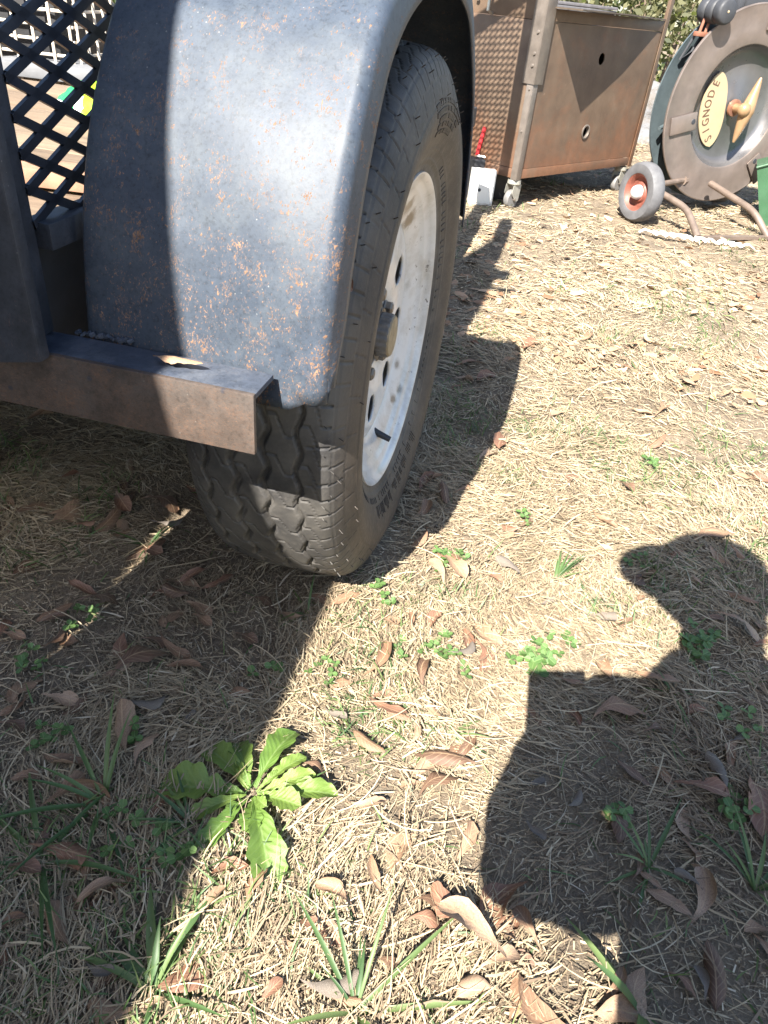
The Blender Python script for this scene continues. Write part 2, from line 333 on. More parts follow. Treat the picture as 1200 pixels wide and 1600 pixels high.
def leaf_mesh(kind, wr, seed, nu=6, nv=16):
    """a curled dry leaf, one unit long, lying along +x"""
    g = np.random.default_rng(seed); t = np.linspace(0, 1, nv+1); u = np.linspace(-1, 1, nu+1)
    if kind == 'o':  # spatulate water-oak leaf: wedge base, wide rounded or lobed tip
        w = np.interp(t, [0, .08, .3, .55, .75, .9, 1], [.02, .05, .22, .62, 1.0, .82, .12])
        lob = g.uniform(0, .22)*np.sin((t-.5)*g.uniform(14, 22)); w = w*(1+np.where((t > .5) & (t < .97), lob, 0))
    else:
        w = np.interp(t, [0, .06, .2, .45, .7, .88, 1], [.02, .10, .55, 1.0, .82, .4, .02])
    w = w*wr*.5*(1+g.normal(0, .03, nv+1))
    k1 = g.uniform(.5, 3.4)*g.choice([1, 1, 1, -1]); k2 = g.uniform(-1.2, 1.1); tw = g.uniform(-1.3, 1.3); sw = g.uniform(-.22, .22)
    T, U = np.meshgrid(t, u, indexing='ij'); Wd = w[:, None]*np.ones_like(U)
    a = U*Wd*k1*2.2
    yy = np.where(abs(k1) > 1e-3, np.sin(a)/(k1*2.2), U*Wd); zz = (1-np.cos(a))/(k1*2.2)
    rip = .016*np.sin(T*g.uniform(9, 17)+g.uniform(0, 6))*np.abs(U)*np.sign(U+.01)+.007*np.sin(T*31+U*4)*np.abs(U)
    zz = zz+rip
    th = tw*(T-.5); y2 = yy*np.cos(th)-zz*np.sin(th); z2 = yy*np.sin(th)+zz*np.cos(th)
    bx = T-.5; z2 = z2+k2*.45*(bx**2-.25*bx); y2 = y2+sw*(bx**2*4-.3)
    z2 -= z2.min()
    V = np.stack([bx, y2, z2], -1).reshape(-1, 3); I = np.arange((nv+1)*(nu+1)).reshape(nv+1, nu+1)
    F = np.stack([I[:-1, :-1], I[1:, :-1], I[1:, 1:], I[:-1, 1:]], -1).reshape(-1, 4)
    if g.uniform() < .35:   # torn edge
        bad = set(g.choice(len(F), 3, replace=False)); F = np.array([f for i, f in enumerate(F) if not (i in bad and i % nu in (0, nu-1))])
    me = np_mesh('fallen_leaf', V, F, 4); uvl = me.uv_layers.new(name='UVMap')
    uvv = np.stack([(U+1)/2, T], -1).reshape(-1, 2); li = np.zeros(len(me.loops), np.int32); me.loops.foreach_get('vertex_index', li)
    uvl.data.foreach_set('uv', uvv[li].astype(np.float32).ravel()); me.polygons.foreach_set('use_smooth', [True]*len(me.polygons))
    return me
LEAFM = {}
for k in 'oe':
    for wr in (.28, .36, .44, .54, .68):
        for s in range(3): LEAFM[(k, wr, s)] = leaf_mesh(k, wr, int(wr*1000)+s*37+(5 if k == 'o' else 0))
for me in LEAFM.values(): me.materials.append(LEAF)
GM = [leaf_mesh('o', .5, 900+i) for i in range(3)]
for me in GM: me.materials.append(GLEAF)
SHADE_L = lambda x, y: x < -0.11+0.19*(y-.25)*.9 and y < .85
def zone(x, y):
    if x < -0.115+0.105*(y-.4)/.4 and y < 0.95: return 'left'
    if x > 0.2 and y < 1.05 and (x > .2 + .0*(y) and y < .62 or (x > .42 and y < 1.06)): return 'person'
    if -.02 < x < .30 and y > .95 and x < .03+.27*(y-.95)/.85: return 'tyre'
    return 'sun'
ZL = {'left': ('curled brown oak leaf lying on the dead grass in the trailer shade', 'leaves in the trailer shade'),
      'person': ("dry brown leaf lying on the grass inside the photographer's shadow", "leaves in the photographer's shadow"),
      'tyre': ('small brown leaf on the grass in the shadow strip right of the tyre', 'leaves in the tyre shadow'),
      'sun': ('dry tan oak leaf lying on the bright sunlit dead grass', 'leaves on the sunlit grass'),
      'far': ('small dry leaf on the far sunlit grass in front of the rusty cart', 'leaves on the far grass')}
MARKS = [('the dandelion', -.107, .43), ('the tyre foot', -.08, .80), ("the photographer's head shadow", .47, .85), ("the photographer's elbow shadow", .16, .42), ("the photographer's phone shadow", .20, .64), ('the bottom left grass tuft', -.15, .235), ('the bottom middle grass tuft', .02, .24), ('the left shade grass tuft', -.26, .40), ('the tuft in the big shadow', .31, .40), ('the right edge clover', .456, .721), ('the clover by the phone shadow', .21, .67), ('the fender bracket end', -.13, 1.0), ('the tyre shadow corner', .30, 1.83), ('the dim green patch at right', .51, 1.23), ('the cart caster', .40, 3.32), ('the reel wheel', .95, 3.32), ('the white strapping', 1.11, 3.04), ('the middle of the sunlit grass', .55, 1.75), ('the bottom right corner', .42, .28), ('the left edge of the photo', -.50, .70), ('the sprout below the tyre', .014, .75), ('the far sunlit grass', .75, 2.4)]
ORD = ['nearest', 'second nearest', 'third nearest', 'fourth nearest', 'fifth nearest', 'sixth nearest', 'seventh nearest', 'eighth nearest', 'ninth nearest', 'tenth nearest', 'eleventh nearest', 'twelfth nearest', 'thirteenth nearest', 'fourteenth nearest', 'fifteenth nearest', 'sixteenth nearest']
TONES = {'dark brown': (.12, .068, .042), 'red brown': (.20, .10, .062), 'brown': (.23, .135, .08), 'tan': (.29, .185, .115), 'pale tan': (.35, .24, .16)}
TAGLATER = []
def name_them(items, what):
    # each label: look, where, and its rank among its look-alikes by distance from a landmark
    cells = {}
    for o, x, y, look in items:
        mk = min(MARKS, key=lambda q: math.hypot(q[1]-x, q[2]-y)/(.35+.5*math.hypot(q[1], q[2])))
        cells.setdefault((look, mk), []).append((math.hypot(mk[1]-x, mk[2]-y), o))
    for (look, mk), L in cells.items():
        L.sort(key=lambda q: q[0])
        for i, (dd, o) in enumerate(L):
            o['label'] = '%s %s, %s to %s' % (look, what, ORD[min(i, 15)], mk[0]) if len(L) > 1 else '%s %s close to %s, only one there' % (look, what, mk[0])
def put_leaf(x, y, L, ang, wr, kind, label=None, group=None, lift=0.004, tilt=None):
    wq = min((.28, .36, .44, .54, .68), key=lambda q: abs(q-wr))
    me = GM[random.randrange(3)] if kind == 'g' else LEAFM[(kind, wq, random.randrange(3))]
    o = bpy.data.objects.new('fallen_leaf', me); COL.objects.link(o)
    o.location = (x, y, float(gz(x, y))+lift); tl = tilt if tilt is not None else (random.gauss(0, .16), random.gauss(0, .12))
    o.rotation_euler = (tl[0], tl[1], ang); o.scale = (L, L, L)
    zn = 'far' if math.hypot(x, y) > 1.9 else zone(x, y)
    lb, gr = ZL[zn]
    if kind == 'g': lb, gr = {'left': ('grey weathered leaf lying on the dead grass in the trailer shade', 'grey leaves in the trailer shade'), 'person': ("grey weathered leaf lying inside the photographer's shadow", "grey leaves in the photographer's shadow")}.get(zn, ('pale grey weathered leaf lying on the sunlit grass', 'grey leaves on the sunlit grass'))
    if kind != 'g':
        tn = random.choices(list(TONES), (1.2, 1.5, 2, 2, 1))[0]; o.color = (*TONES[tn], 1); sh_ = ('slender ' if wq < .33 else 'broad ' if wq > .5 else '') + tn
    else: sh_ = 'weathered grey'
    if not label: TAGLATER.append((o, x, y, sh_))
    return tag(o, label or lb, 'leaf', group if label else gr)
SEEN = [(-0.29,0.586,0.079,0.76,0.42,'o'),(-0.356,0.524,0.05,-0.15,0.4,'o'),(-0.332,0.515,0.041,1.15,0.35,'e'),(-0.224,0.593,0.054,-0.07,0.28,'e'),(-0.28,0.629,0.042,-0.51,0.5,'o'),(-0.402,0.609,0.043,1.47,0.55,'o'),(-0.416,0.653,0.047,0.3,0.3,'e'),(-0.374,0.694,0.062,-0.18,0.4,'o'),(-0.343,0.418,0.034,-0.01,0.5,'e'),(-0.323,0.442,0.057,-0.29,0.42,'o'),(-0.3,0.402,0.058,0.92,0.38,'o'),(-0.267,0.413,0.053,1.36,0.32,'e'),(-0.259,0.472,0.025,0.86,0.5,'o'),(-0.238,0.466,0.046,1.31,0.42,'o'),(-0.197,0.393,0.047,1.37,0.38,'o'),(-0.298,0.358,0.038,1.56,0.48,'e'),(-0.306,0.324,0.043,-0.18,0.45,'o'),(-0.224,0.309,0.047,0.58,0.3,'e'),(-0.155,0.563,0.033,0.38,0.42,'e'),(-0.422,0.912,0.07,-0.89,0.4,'o'),(-0.455,0.843,0.03,0.51,0.55,'o'),(-0.412,0.864,0.05,-0.46,0.45,'o'),(-0.362,0.926,0.075,-0.45,0.4,'o'),(-0.66,1.134,0.056,0.97,0.55,'o'),(-0.426,0.663,0.055,0.93,0.35,'e'),(-0.267,0.768,0.058,0.62,0.25,'e'),(-0.427,0.863,0.071,1.37,0.4,'e'),(-0.529,0.961,0.041,0.67,0.5,'o'),(-0.079,0.741,0.033,-0.48,0.4,'e'),(-0.042,0.739,0.054,0.66,0.28,'e'),(0.111,0.841,0.073,-1.01,0.42,'o'),(0.02,0.711,0.041,-0.87,0.7,'o'),(0.053,0.714,0.038,-1.4,0.3,'e'),(0.085,0.716,0.04,1.19,0.5,'e'),(0.016,0.637,0.068,1.12,0.42,'o'),(0.07,0.62,0.045,1.56,0.75,'o'),(0.022,0.584,0.038,0.08,0.5,'o'),(0.041,0.553,0.037,-0.47,0.42,'e'),(0.009,0.507,0.049,-0.62,0.48,'e'),(0.088,0.465,0.055,0.61,0.42,'o'),(0.089,0.559,0.026,2.3,0.5,'o'),(0.014,0.429,0.045,0.08,0.48,'o'),(-0.049,0.469,0.027,-0.25,0.42,'o'),(-0.092,0.354,0.026,-0.19,0.42,'e'),(-0.083,0.326,0.042,1.4,0.45,'o'),(-0.112,0.342,0.039,0.37,0.5,'e'),(-0.123,0.308,0.042,0.65,0.45,'o'),(-0.004,0.333,0.048,2.66,0.45,'o'),(0.029,0.358,0.045,1.87,0.27,'e'),(0.026,0.56,0.064,-0.6,0.3,'o'),(0.126,0.308,0.082,2.61,0.4,'o'),(0.078,0.321,0.038,-0.08,0.42,'o'),(0.151,0.317,0.031,-0.24,0.6,'o'),(0.121,0.403,0.053,1.11,0.38,'o'),(0.121,0.267,0.034,0.37,0.7,'e'),(-0.053,0.243,0.028,0.81,0.48,'o'),(0.147,0.29,0.042,0.38,0.45,'o'),(0.081,0.338,0.032,-0.13,0.4,'o'),(0.289,0.444,0.047,-1.46,0.42,'e'),(0.321,0.362,0.051,-0.53,0.3,'e'),(0.307,0.381,0.029,-0.74,0.3,'e'),(0.369,0.398,0.031,-0.69,0.32,'e'),(0.362,0.422,0.024,-1.33,0.5,'o'),(0.456,0.48,0.085,-1.76,0.55,'e'),(0.317,0.291,0.025,-0.75,0.48,'o'),(0.336,0.291,0.018,1.53,0.45,'g'),(0.403,0.346,0.033,0.21,0.42,'e'),(0.18,0.323,0.043,2.04,0.45,'o'),(0.196,0.427,0.028,-0.83,0.6,'g'),(0.552,0.986,0.084,0.34,0.4,'o'),(0.55,0.933,0.049,-1.03,0.35,'e'),(0.586,0.938,0.039,-0.98,0.6,'o'),(0.563,0.85,0.056,-0.57,0.36,'e'),(0.506,0.791,0.049,-0.07,0.3,'e'),(0.533,0.777,0.082,-1.06,0.28,'o'),(0.57,0.789,0.025,-0.28,0.55,'e'),(0.372,0.65,0.078,-0.45,0.3,'o'),(0.266,0.636,0.041,-0.38,0.36,'o'),(0.259,0.584,0.034,-0.71,0.5,'o'),(0.314,0.597,0.079,0.31,0.4,'o'),(0.419,0.607,0.022,0.4,0.6,'e'),(0.495,0.635,0.033,-0.73,0.3,'o'),(0.394,0.496,0.063,-0.32,0.42,'o'),(0.422,0.517,0.054,1.63,0.5,'g'),(0.366,0.932,0.043,0.01,0.5,'e'),(0.375,1.008,0.058,-0.9,0.42,'o'),(0.4,0.851,0.045,0.75,0.55,'e'),(0.639,1.029,0.034,-0.26,0.5,'o'),(0.321,1.743,0.113,1.14,0.35,'o'),(0.216,1.242,0.074,1.26,0.55,'e'),(0.181,1.175,0.053,0.7,0.5,'o'),(0.136,1.044,0.039,0.39,0.5,'o'),(0.441,1.125,0.048,-1.09,0.45,'o'),(0.461,1.072,0.041,-0.63,0.35,'e'),(0.376,1.004,0.041,-0.19,0.4,'o'),(0.693,1.223,0.05,-0.08,0.45,'o'),(0.177,1.731,0.038,-0.16,0.55,'e'),(0.167,1.61,0.073,0.3,0.3,'e'),(0.152,1.698,0.044,0.72,0.5,'o'),(0.201,1.538,0.066,0.77,0.5,'e'),(0.13,1.474,0.043,0.7,0.45,'o'),(0.07,1.065,0.074,1.03,0.6,'o'),(0.341,1.134,0.043,0.83,0.5,'e'),(0.587,1.441,0.06,0.84,0.4,'o'),(0.486,1.507,0.038,-0.75,0.4,'e'),(0.496,0.869,0.03,-1.34,0.4,'e'),(0.551,1.318,0.059,0.66,0.4,'e'),(0.348,1.394,0.049,0.65,0.4,'e'),(0.487,1.847,0.076,0.86,0.4,'o'),(0.568,1.747,0.043,-0.55,0.4,'o'),(0.207,0.948,0.028,-0.65,0.5,'e'),(0.179,0.825,0.026,-0.43,0.5,'e'),(0.252,0.78,0.04,0.49,0.4,'g'),(0.324,0.758,0.051,-0.11,0.5,'g'),(0.243,0.463,0.031,0.8,0.5,'g'),(0.406,0.329,0.017,-1.27,0.5,'o'),(0.203,0.483,0.025,0.38,0.5,'g'),(0.348,0.386,0.014,2.47,0.4,'g'),(-0.296,0.278,0.017,0.81,0.5,'o'),(-0.284,0.25,0.021,2.43,0.5,'o'),(-0.201,0.248,0.016,-0.22,0.4,'g'),(-0.149,0.227,0.024,0.5,0.3,'e'),(0.013,0.248,0.023,-0.22,0.4,'e'),(0.047,0.28,0.02,-0.45,0.4,'o'),(-0.041,0.282,0.021,2.71,0.35,'e'),(0.112,0.511,0.025,0.9,0.4,'e'),(0.065,0.525,0.026,1.15,0.4,'o'),(-0.033,0.546,0.033,-0.48,0.6,'g'),(-0.031,0.594,0.022,0.48,0.4,'e'),(0.124,0.661,0.045,0.67,0.5,'g'),(-0.116,0.7,0.04,-0.33,0.35,'e'),(-0.157,0.726,0.041,-0.33,0.4,'o'),(-0.23,0.677,0.042,-0.66,0.4,'o'),(-0.165,0.651,0.044,-0.57,0.45,'o'),(-0.308,0.729,0.031,0.87,0.5,'o'),(-0.459,0.619,0.04,-0.28,0.4,'o'),(-0.203,0.515,0.024,0.99,0.45,'g'),(-0.392,0.481,0.038,-0.35,0.5,'o'),(-0.256,0.521,0.05,0.32,0.45,'g'),(0.357,0.573,0.03,0.45,0.4,'o'),(0.465,0.573,0.032,0.75,0.5,'g'),(0.482,0.93,0.029,0.76,0.4,'e')]
for (x, y, L, a, wr, k) in SEEN: put_leaf(x, y, max(L, .030), a, wr, k, lift=.007)
P = np.concatenate([scatter(125, .2, 1.1, 1.1), scatter(60, .2, 4.6, 1.6)]); cnt = 0
for x, y in P:
    if abs(x+.08) < .14 and .55 < y < 1.35 or math.hypot(x+.107, y-.43) < .135: continue
    if cnt >= 150: break
    cnt += 1
    put_leaf(float(x), float(y), random.uniform(.032, .072)*(1.0 if y < 2 else 1.1), random.uniform(0, 6.28), random.choice((.28, .36, .44, .54)), random.choice('oooooeeeeeeg'), lift=random.uniform(.001, .006))
name_them(TAGLATER, 'fallen leaf')
# far litter: small leaves too many to count
n = 4200; a = rng.uniform(R(-20), R(40), n); d = 1.7*np.exp(rng.uniform(0, 1, n)*math.log(12/1.7)); x, y = d*np.sin(a), d*np.cos(a)
keep = (vnoise(x, y, 1.5, 31)+(d > 4)*.8 > .35); x, y, d = x[keep], y[keep], d[keep]; n = len(x)
m, nt, b = newmat('leaf_litter'); at = nt.nodes.new('ShaderNodeAttribute'); at.attribute_name = 'tone'; sp = nt.nodes.new('ShaderNodeSeparateColor'); nt.links.new(at.outputs[0], sp.inputs[0])
nt.links.new(ramp(nt, sp.outputs[0], [(0, (.16, .085, .045)), (.5, (.36, .215, .125)), (1, (.48, .34, .22))]), b.inputs['Base Color']); b.inputs['Roughness'].default_value = .7
ribbons('leaf_litter', x, y, gz(x, y)+rng.uniform(.002, .012, n), rng.uniform(.018, .045, n), rng.uniform(.009, .021, n), rng.uniform(0, 6.28, n), rng.normal(.03, .14, n), rng.normal(0, .3, n), rng.normal(0, .35, n), np.clip(rng.normal(.5, .25, n), 0, 1), m, kind='stuff', seg=4, taper=.3)
# ---------------------------------------------------------------- green plants
def veinmat(name, lo, hi, trans=.28):
    m, nt, b = newmat(name); uv = nt.nodes.new('ShaderNodeUVMap'); sep = nt.nodes.new('ShaderNodeSeparateXYZ'); nt.links.new(uv.outputs[0], sep.inputs[0])
    oi = nt.nodes.new('ShaderNodeObjectInfo'); v = coords(nt)
    c = mixc(nt, oi.outputs['Random'], lo, hi); c = mixc(nt, mth(nt, 'MULTIPLY', nz(nt, v, 90, 5, .6), .5), c, tuple(q*.55 for q in lo))
    mid = mth(nt, 'ABSOLUTE', mth(nt, 'SUBTRACT', sep.outputs[0], .5))
    c = mixc(nt, ramp(nt, mid, [(.015, gray(.5)), (.05, gray(0))]), c, (.26, .36, .14))
    wv = N(nt, 'ShaderNodeTexWave', Scale=3.2, Distortion=2.0); wv.bands_direction = 'Y'
    cm = nt.nodes.new('ShaderNodeCombineXYZ'); nt.links.new(mid, cm.inputs[0]); nt.links.new(mth(nt, 'SUBTRACT', sep.outputs[1], mth(nt, 'MULTIPLY', mid, .4)), cm.inputs[1]); nt.links.new(cm.outputs[0], wv.inputs['Vector'])
    c = mixc(nt, mth(nt, 'MULTIPLY', ramp(nt, wv.outputs[1], [(.85, gray(0)), (.98, gray(1))]), .12), c, (.26, .36, .14))
    nt.links.new(c, b.inputs['Base Color']); b.inputs['Roughness'].default_value = .42
    bump(nt, b, mth(nt, 'ADD', wv.outputs[1], nz(nt, v, 150, 3)), .35, .001)
    tr = nt.nodes.new('ShaderNodeBsdfTranslucent'); nt.links.new(c, tr.inputs[0]); mx = nt.nodes.new('ShaderNodeMixShader'); mx.inputs[0].default_value = trans
    nt.links.new(b.outputs[0], mx.inputs[1]); nt.links.new(tr.outputs[0], mx.inputs[2]); nt.links.new(mx.outputs[0], nt.nodes['Material Output'].inputs[0])
    return m
WEED = veinmat('weed_leaf', (.13, .23, .045), (.25, .34, .075)); CLOV = veinmat('clover_leaf', (.09, .18, .05), (.16, .27, .08))
def weed_leaf_mesh(seed, wr, wavy=.08, nv=22, nu=6):
    g = np.random.default_rng(seed); t = np.linspace(0, 1, nv+1); u = np.linspace(-1, 1, nu+1)
    w = np.interp(t, [0, .12, .35, .6, .8, .93, 1], [.16, .2, .52, .92, 1, .7, .03])*wr*.5
    w = w*(1+wavy*np.sin(t*g.uniform(30, 46)+g.uniform(0, 6))*(t > .12)-np.clip(vnoise(t*9, t*0, 1.0, seed+50)-.55, 0, 1)*.9*(t < .9))
    T, U = np.meshgrid(t, u, indexing='ij'); Wd = w[:, None]
    x = T; y = U*Wd; z = np.abs(U)*Wd*.55+.02*np.sin(T*g.uniform(18, 30)+U*2)*np.abs(U)+.10*np.sin(T*2.6)-.10*T*T*g.uniform(.3, 2.6)+.05*U*Wd/wr*np.sin(T*5+seed)
    V = np.stack([x, y, z], -1).reshape(-1, 3); I = np.arange((nv+1)*(nu+1)).reshape(nv+1, nu+1)
    F = np.stack([I[:-1, :-1], I[1:, :-1], I[1:, 1:], I[:-1, 1:]], -1).reshape(-1, 4)
    me = np_mesh('leaf', V, F, 4); uvl = me.uv_layers.new(name='UVMap'); uvv = np.stack([(U+1)/2, T], -1).reshape(-1, 2)
    li = np.zeros(len(me.loops), np.int32); me.loops.foreach_get('vertex_index', li); uvl.data.foreach_set('uv', uvv[li].astype(np.float32).ravel())
    me.polygons.foreach_set('use_smooth', [True]*len(me.polygons)); me.materials.append(WEED); return me
WM = [weed_leaf_mesh(i, q) for i, q in enumerate((.32, .42, .50, .27))]
t = tag(empty('dandelion', (-.107, .426, float(gz(-.107, .426)))), 'bright green dandelion rosette with toothed leaves, half in the trailer shade', 'weed')
for i, (lx, ly, wi, up) in enumerate([(-.200, .424, 2, .16), (-.166, .482, 1, .30), (-.137, .492, 1, .2), (-.078, .513, 1, .28), (-.060, .480, 3, .42), (-.019, .436, 0, .20), (-.055, .417, 2, .55), (-.068, .341, 1, .14), (-.097, .388, 2, .5), (-.130, .462, 3, .7), (-.146, .362, 3, .2), (-.165, .395, 3, .15), (-.125, .405, 0, .8), (-.085, .455, 3, .75), (-.115, .447, 2, 1.0), (-.09, .415, 2, .9), (-.045, .455, 0, .45), (-.135, .43, 1, .8)]):
    dx, dy = lx+.107, ly-.432; L = math.hypot(dx, dy)*.97; o = bpy.data.objects.new('leaf', WM[wi]); COL.objects.link(o); o.parent = t
    o.rotation_euler = (random.gauss(0, .18), -up*.45, math.atan2(dy, dx)); sc = L; o.scale = (sc, sc*(1.15 if L < .05 else 1.0), sc); o.location = (dx/L*.006, dy/L*.006, .004+.002*(i % 4))
def clover_leaflet():
    k = 9; P = [(0, 0, 0)]
    for i in range(k): a = -1.25+2.5*i/(k-1); P.append((.55+.45*math.cos(a*1.15) if abs(a) < 1.1 else .42, .46*math.sin(a), .08*abs(math.sin(a))))
    P[5] = (.90, 0, 0.0)
    me = bpy.data.meshes.new('leaf'); me.from_pydata(P, [], [(0, i, i+1) for i in range(1, k)]); uv = me.uv_layers.new(name='UVMap')
    for l in me.loops: p = P[l.vertex_index]; uv.data[l.index].uv = (.5+p[1], p[0])
    me.materials.append(CLOV); return me
CL = clover_leaflet()
def near(x, y):
    return 'beside the dandelion' if math.hypot(x+.107, y-.43) < .12 else ('in the trailer shade' if zone(x, y) == 'left' else ("inside the photographer's shadow" if zone(x, y) == 'person' else 'on the sunlit grass'))
SPR = []
def sprout(x, y, n=9, s=.011, spread=.024):
    t = tag(empty('clover_sprout', (x, y, float(gz(x, y)))), 'small green clover sprout growing %s' % near(x, y), 'weed', 'clover sprouts %s' % near(x, y)); SPR.append((t, x, y, 'tiny' if n < 5 else 'dense' if n > 7 else 'loose'))
    for i in range(n):
        a = random.uniform(0, 6.28); r = spread*math.sqrt(random.random()); h = random.uniform(.008, .020)
        for j in range(3):
            o = bpy.data.objects.new('leaf', CL); COL.objects.link(o); o.parent = t; q = s*random.uniform(.75, 1.15); o.scale = (q, q, q)
            o.location = (r*math.cos(a), r*math.sin(a), h); o.rotation_euler = (random.gauss(0, .25), random.gauss(-.1, .25), a+j*2.09)
for (x, y, n, s) in [(.205, .656, 10, .013), (.229, .676, 8, .012), (.259, .704, 6, .010), (.456, .721, 9, .014), (.48, .755, 7, .011), (.014, .75, 5, .011), (.283, .462, 5, .011), (.473, .598, 5, .011), (.425, .478, 5, .013), (.085, .673, 8, .009), (.115, .643, 5, .009), (.055, .663, 4, .009), (-.058, .603, 6, .008), (-.13, .614, 3, .01), (-.381, .651, 5, .01), (-.225, .364, 5, .009), (-.172, .352, 6, .010), (-.414, .584, 6, .01), (-.34, .47, 7, .009), (-.259, .477, 4, .01), (.408, .893, 4, .01), (.247, .984, 4, .01), (.118, .86, 6, .010), (.098, .849, 5, .010), (.509, 1.234, 6, .012)]: sprout(x, y, n, s)
name_them(SPR, 'green clover sprout')
def tuft(x, y, blades, label, wide=.004):
    t = tag(empty('grass_tuft', (x, y, float(gz(x, y)))), label, 'grass')
    for (ang, L, pitch, curl, W) in blades:
        mb = MB(); pts = []; px = Vector((0, 0, 0)); seg = 9
        for i in range(seg+1):
            q = i/seg; p = pitch+curl*q; wd = W*.5*min(1, .45+1.2*q)*max(.05, (1-q**2.2)); pts.append((px.copy(), wd))
            px += Vector((math.cos(p), 0, math.sin(p)))*(L/seg); px.z = max(px.z, .003)
        vs = []
        for (p, wd) in pts: vs.append((mb.bm.verts.new(p+Vector((0, wd, wd*.5))), mb.bm.verts.new(p), mb.bm.verts.new(p+Vector((0, -wd, wd*.5)))))
        for a, b_ in zip(vs, vs[1:]): mb.bm.faces.new((a[0], a[1], b_[1], b_[0])); mb.bm.faces.new((a[1], a[2], b_[2], b_[1]))
        tv = random.uniform(.25, .85); o = mb.build('blade', GREEN, t, smooth=True, angle=80); o.rotation_euler = (0, 0, ang)
        ca = o.data.color_attributes.new('tone', 'FLOAT_COLOR', 'POINT'); ca.data.foreach_set('color', [tv, 0, 0, 1]*len(o.data.vertices))
def rb(n, L0, L1, W, lo=.15, hi=1.0, a0=0, a1=6.28): return [(random.uniform(a0, a1), random.uniform(L0, L1), random.uniform(lo, hi), random.uniform(-1.3, -.3), W*random.uniform(.7, 1.3)) for _ in range(n)]
tuft(.022, .240, [(2.25, .115, .5, -.6, .006), (1.95, .10, .7, -.7, .005), (1.3, .11, .9, -.9, .0045), (.75, .13, .35, -.4, .006), (.15, .12, .15, -.2, .007), (2.6, .07, .4, -.6, .005)]+rb(8, .05, .09, .0045), 'long bladed green grass tuft in the sun at the bottom edge of the photo')
tuft(-.151, .238, [(1.9, .09, .5, -.7, .011), (1.2, .085, .6, -.9, .012), (.5, .09, .3, -.5, .013), (2.6, .06, .4, -.5, .010), (.1, .08, .25, -.4, .014)]+rb(6, .05, .1, .006), 'broad bladed green tuft at the bottom left where shade meets sun')
tuft(-.255, .399, [(1.75, .12, .8, -.6, .006), (1.45, .10, 1.0, -.7, .006), (2.3, .11, .6, -.7, .005), (3.6, .13, .5, -.6, .007), (4.2, .12, .4, -.5, .006), (.2, .10, .3, -.4, .006), (5.3, .10, .4, -.6, .006)]+rb(4, .06, .1, .005), 'dark green grass tuft among brown leaves in the left shade')
tuft(-.29, .335, rb(9, .07, .13, .006, .1, .7), 'low sprawling green grass tuft near the left edge of the photo')
tuft(.312, .397, [(1.0, .085, .6, -.4, .006), (2.1, .06, .8, -.6, .004), (1.6, .06, .9, -.6, .004)]+rb(6, .03, .07, .004), "upright green grass tuft in the middle of the photographer's shadow")
tuft(.272, .840, rb(12, .04, .08, .004, .2, .9, .2, 1.6), "pale green grass tuft left of the photographer's head shadow")
tuft(.422, .389, rb(9, .05, .10, .005), "green grass tuft in the photographer's shadow near the right edge")
tuft(.272, .262, rb(7, .05, .10, .008), "wide bladed grass tuft in the photographer's shadow at the bottom edge")
tuft(-.16, .385, rb(14, .04, .08, .004, .2, .8, 2.0, 4.2), 'fine grassy tuft touching the shaded side of the dandelion')
tuft(-.354, .827, [(.9, .06, .5, -.3, .006), (2.9, .07, .3, -.3, .005)]+rb(4, .03, .06, .004), 'small green tuft in the dark shade under the fender bracket')
tuft(-.091, .714, rb(9, .03, .07, .0035), 'thin green tuft at the shade edge below the tyre')
tuft(.105, .536, rb(8, .03, .06, .0035, .1, .6), 'thin flat green tuft in the sun right of the dandelion')
tuft(.40, .634, rb(7, .03, .06, .004), "short green tuft below the photographer's head shadow")
# ---------------------------------------------------------------- the trailer (local: x across to the right, y along, z up)
HUBX, HUBY, YAW = -.0773, .944, R(10.6)
TR = tag(empty('utility_trailer', (HUBX, HUBY, 0), -YAW), 'dark blue black utility trailer with rusty fender and mesh side', 'trailer')
NAVY = painted('fender_paint', (.046, .060, .083), (.235, .135, .08), .41, .80, .100, .004, rough=.48, spots=52, var=.20, spec=.34, speck=.25, base_fade=(.088, .102, .116))
BLK = painted('post_paint', (.040, .046, .058), (.16, .085, .055), .43, .62, .05, -.12, rough=.45, spots=60, var=.35, speck=.2, base_fade=(.075, .085, .11))
IRON = painted('angle_iron', (.082, .064, .054), (.17, .092, .055), .37, .47, .13, .10, rough=.5, spots=190, var=.45, spec=.45, speck=.15, base_fade=(.12, .105, .095))
TOPI = painted('tube_top_paint', (.055, .068, .095), (.28, .16, .09), .37, .47, -.02, -.02, rough=.45, spots=85, var=.35, speck=.5, base_fade=(.16, .17, .19))
MESHM = simple('mesh_black', (.022, .026, .036), .42, 0, .3, 30, .1)
DARK = simple('dark_steel', (.028, .030, .036), .5, 0, .35, 15, .15)
# fender: a curved sheet with a rolled outer lip
FP = [(-.400, .413), (-.394, .46), (-.379, .53), (-.352, .60), (-.318, .655), (-.285, .693), (-.225, .728), (-.14, .75), (-.03, .757), (.08, .742), (.16, .715), (.25, .655), (.31, .595), (.36, .50), (.392, .41)]
def smooth_path(P, n):
    P = np.array(P); d = np.concatenate([[0], np.cumsum(np.hypot(*np.diff(P, axis=0).T))]); t = np.linspace(0, d[-1], n)
    # Catmull-Rom through the points
    out = []
    for q in t:
        i = min(np.searchsorted(d, q, 'right')-1, len(P)-2); u = (q-d[i])/(d[i+1]-d[i]); p0, p1, p2, p3 = P[max(i-1, 0)], P[i], P[i+1], P[min(i+2, len(P)-1)]
        out.append(.5*((2*p1)+(-p0+p2)*u+(2*p0-5*p1+4*p2-p3)*u*u+(-p0+3*p1-3*p2+p3)*u**3))
    return np.array(out)
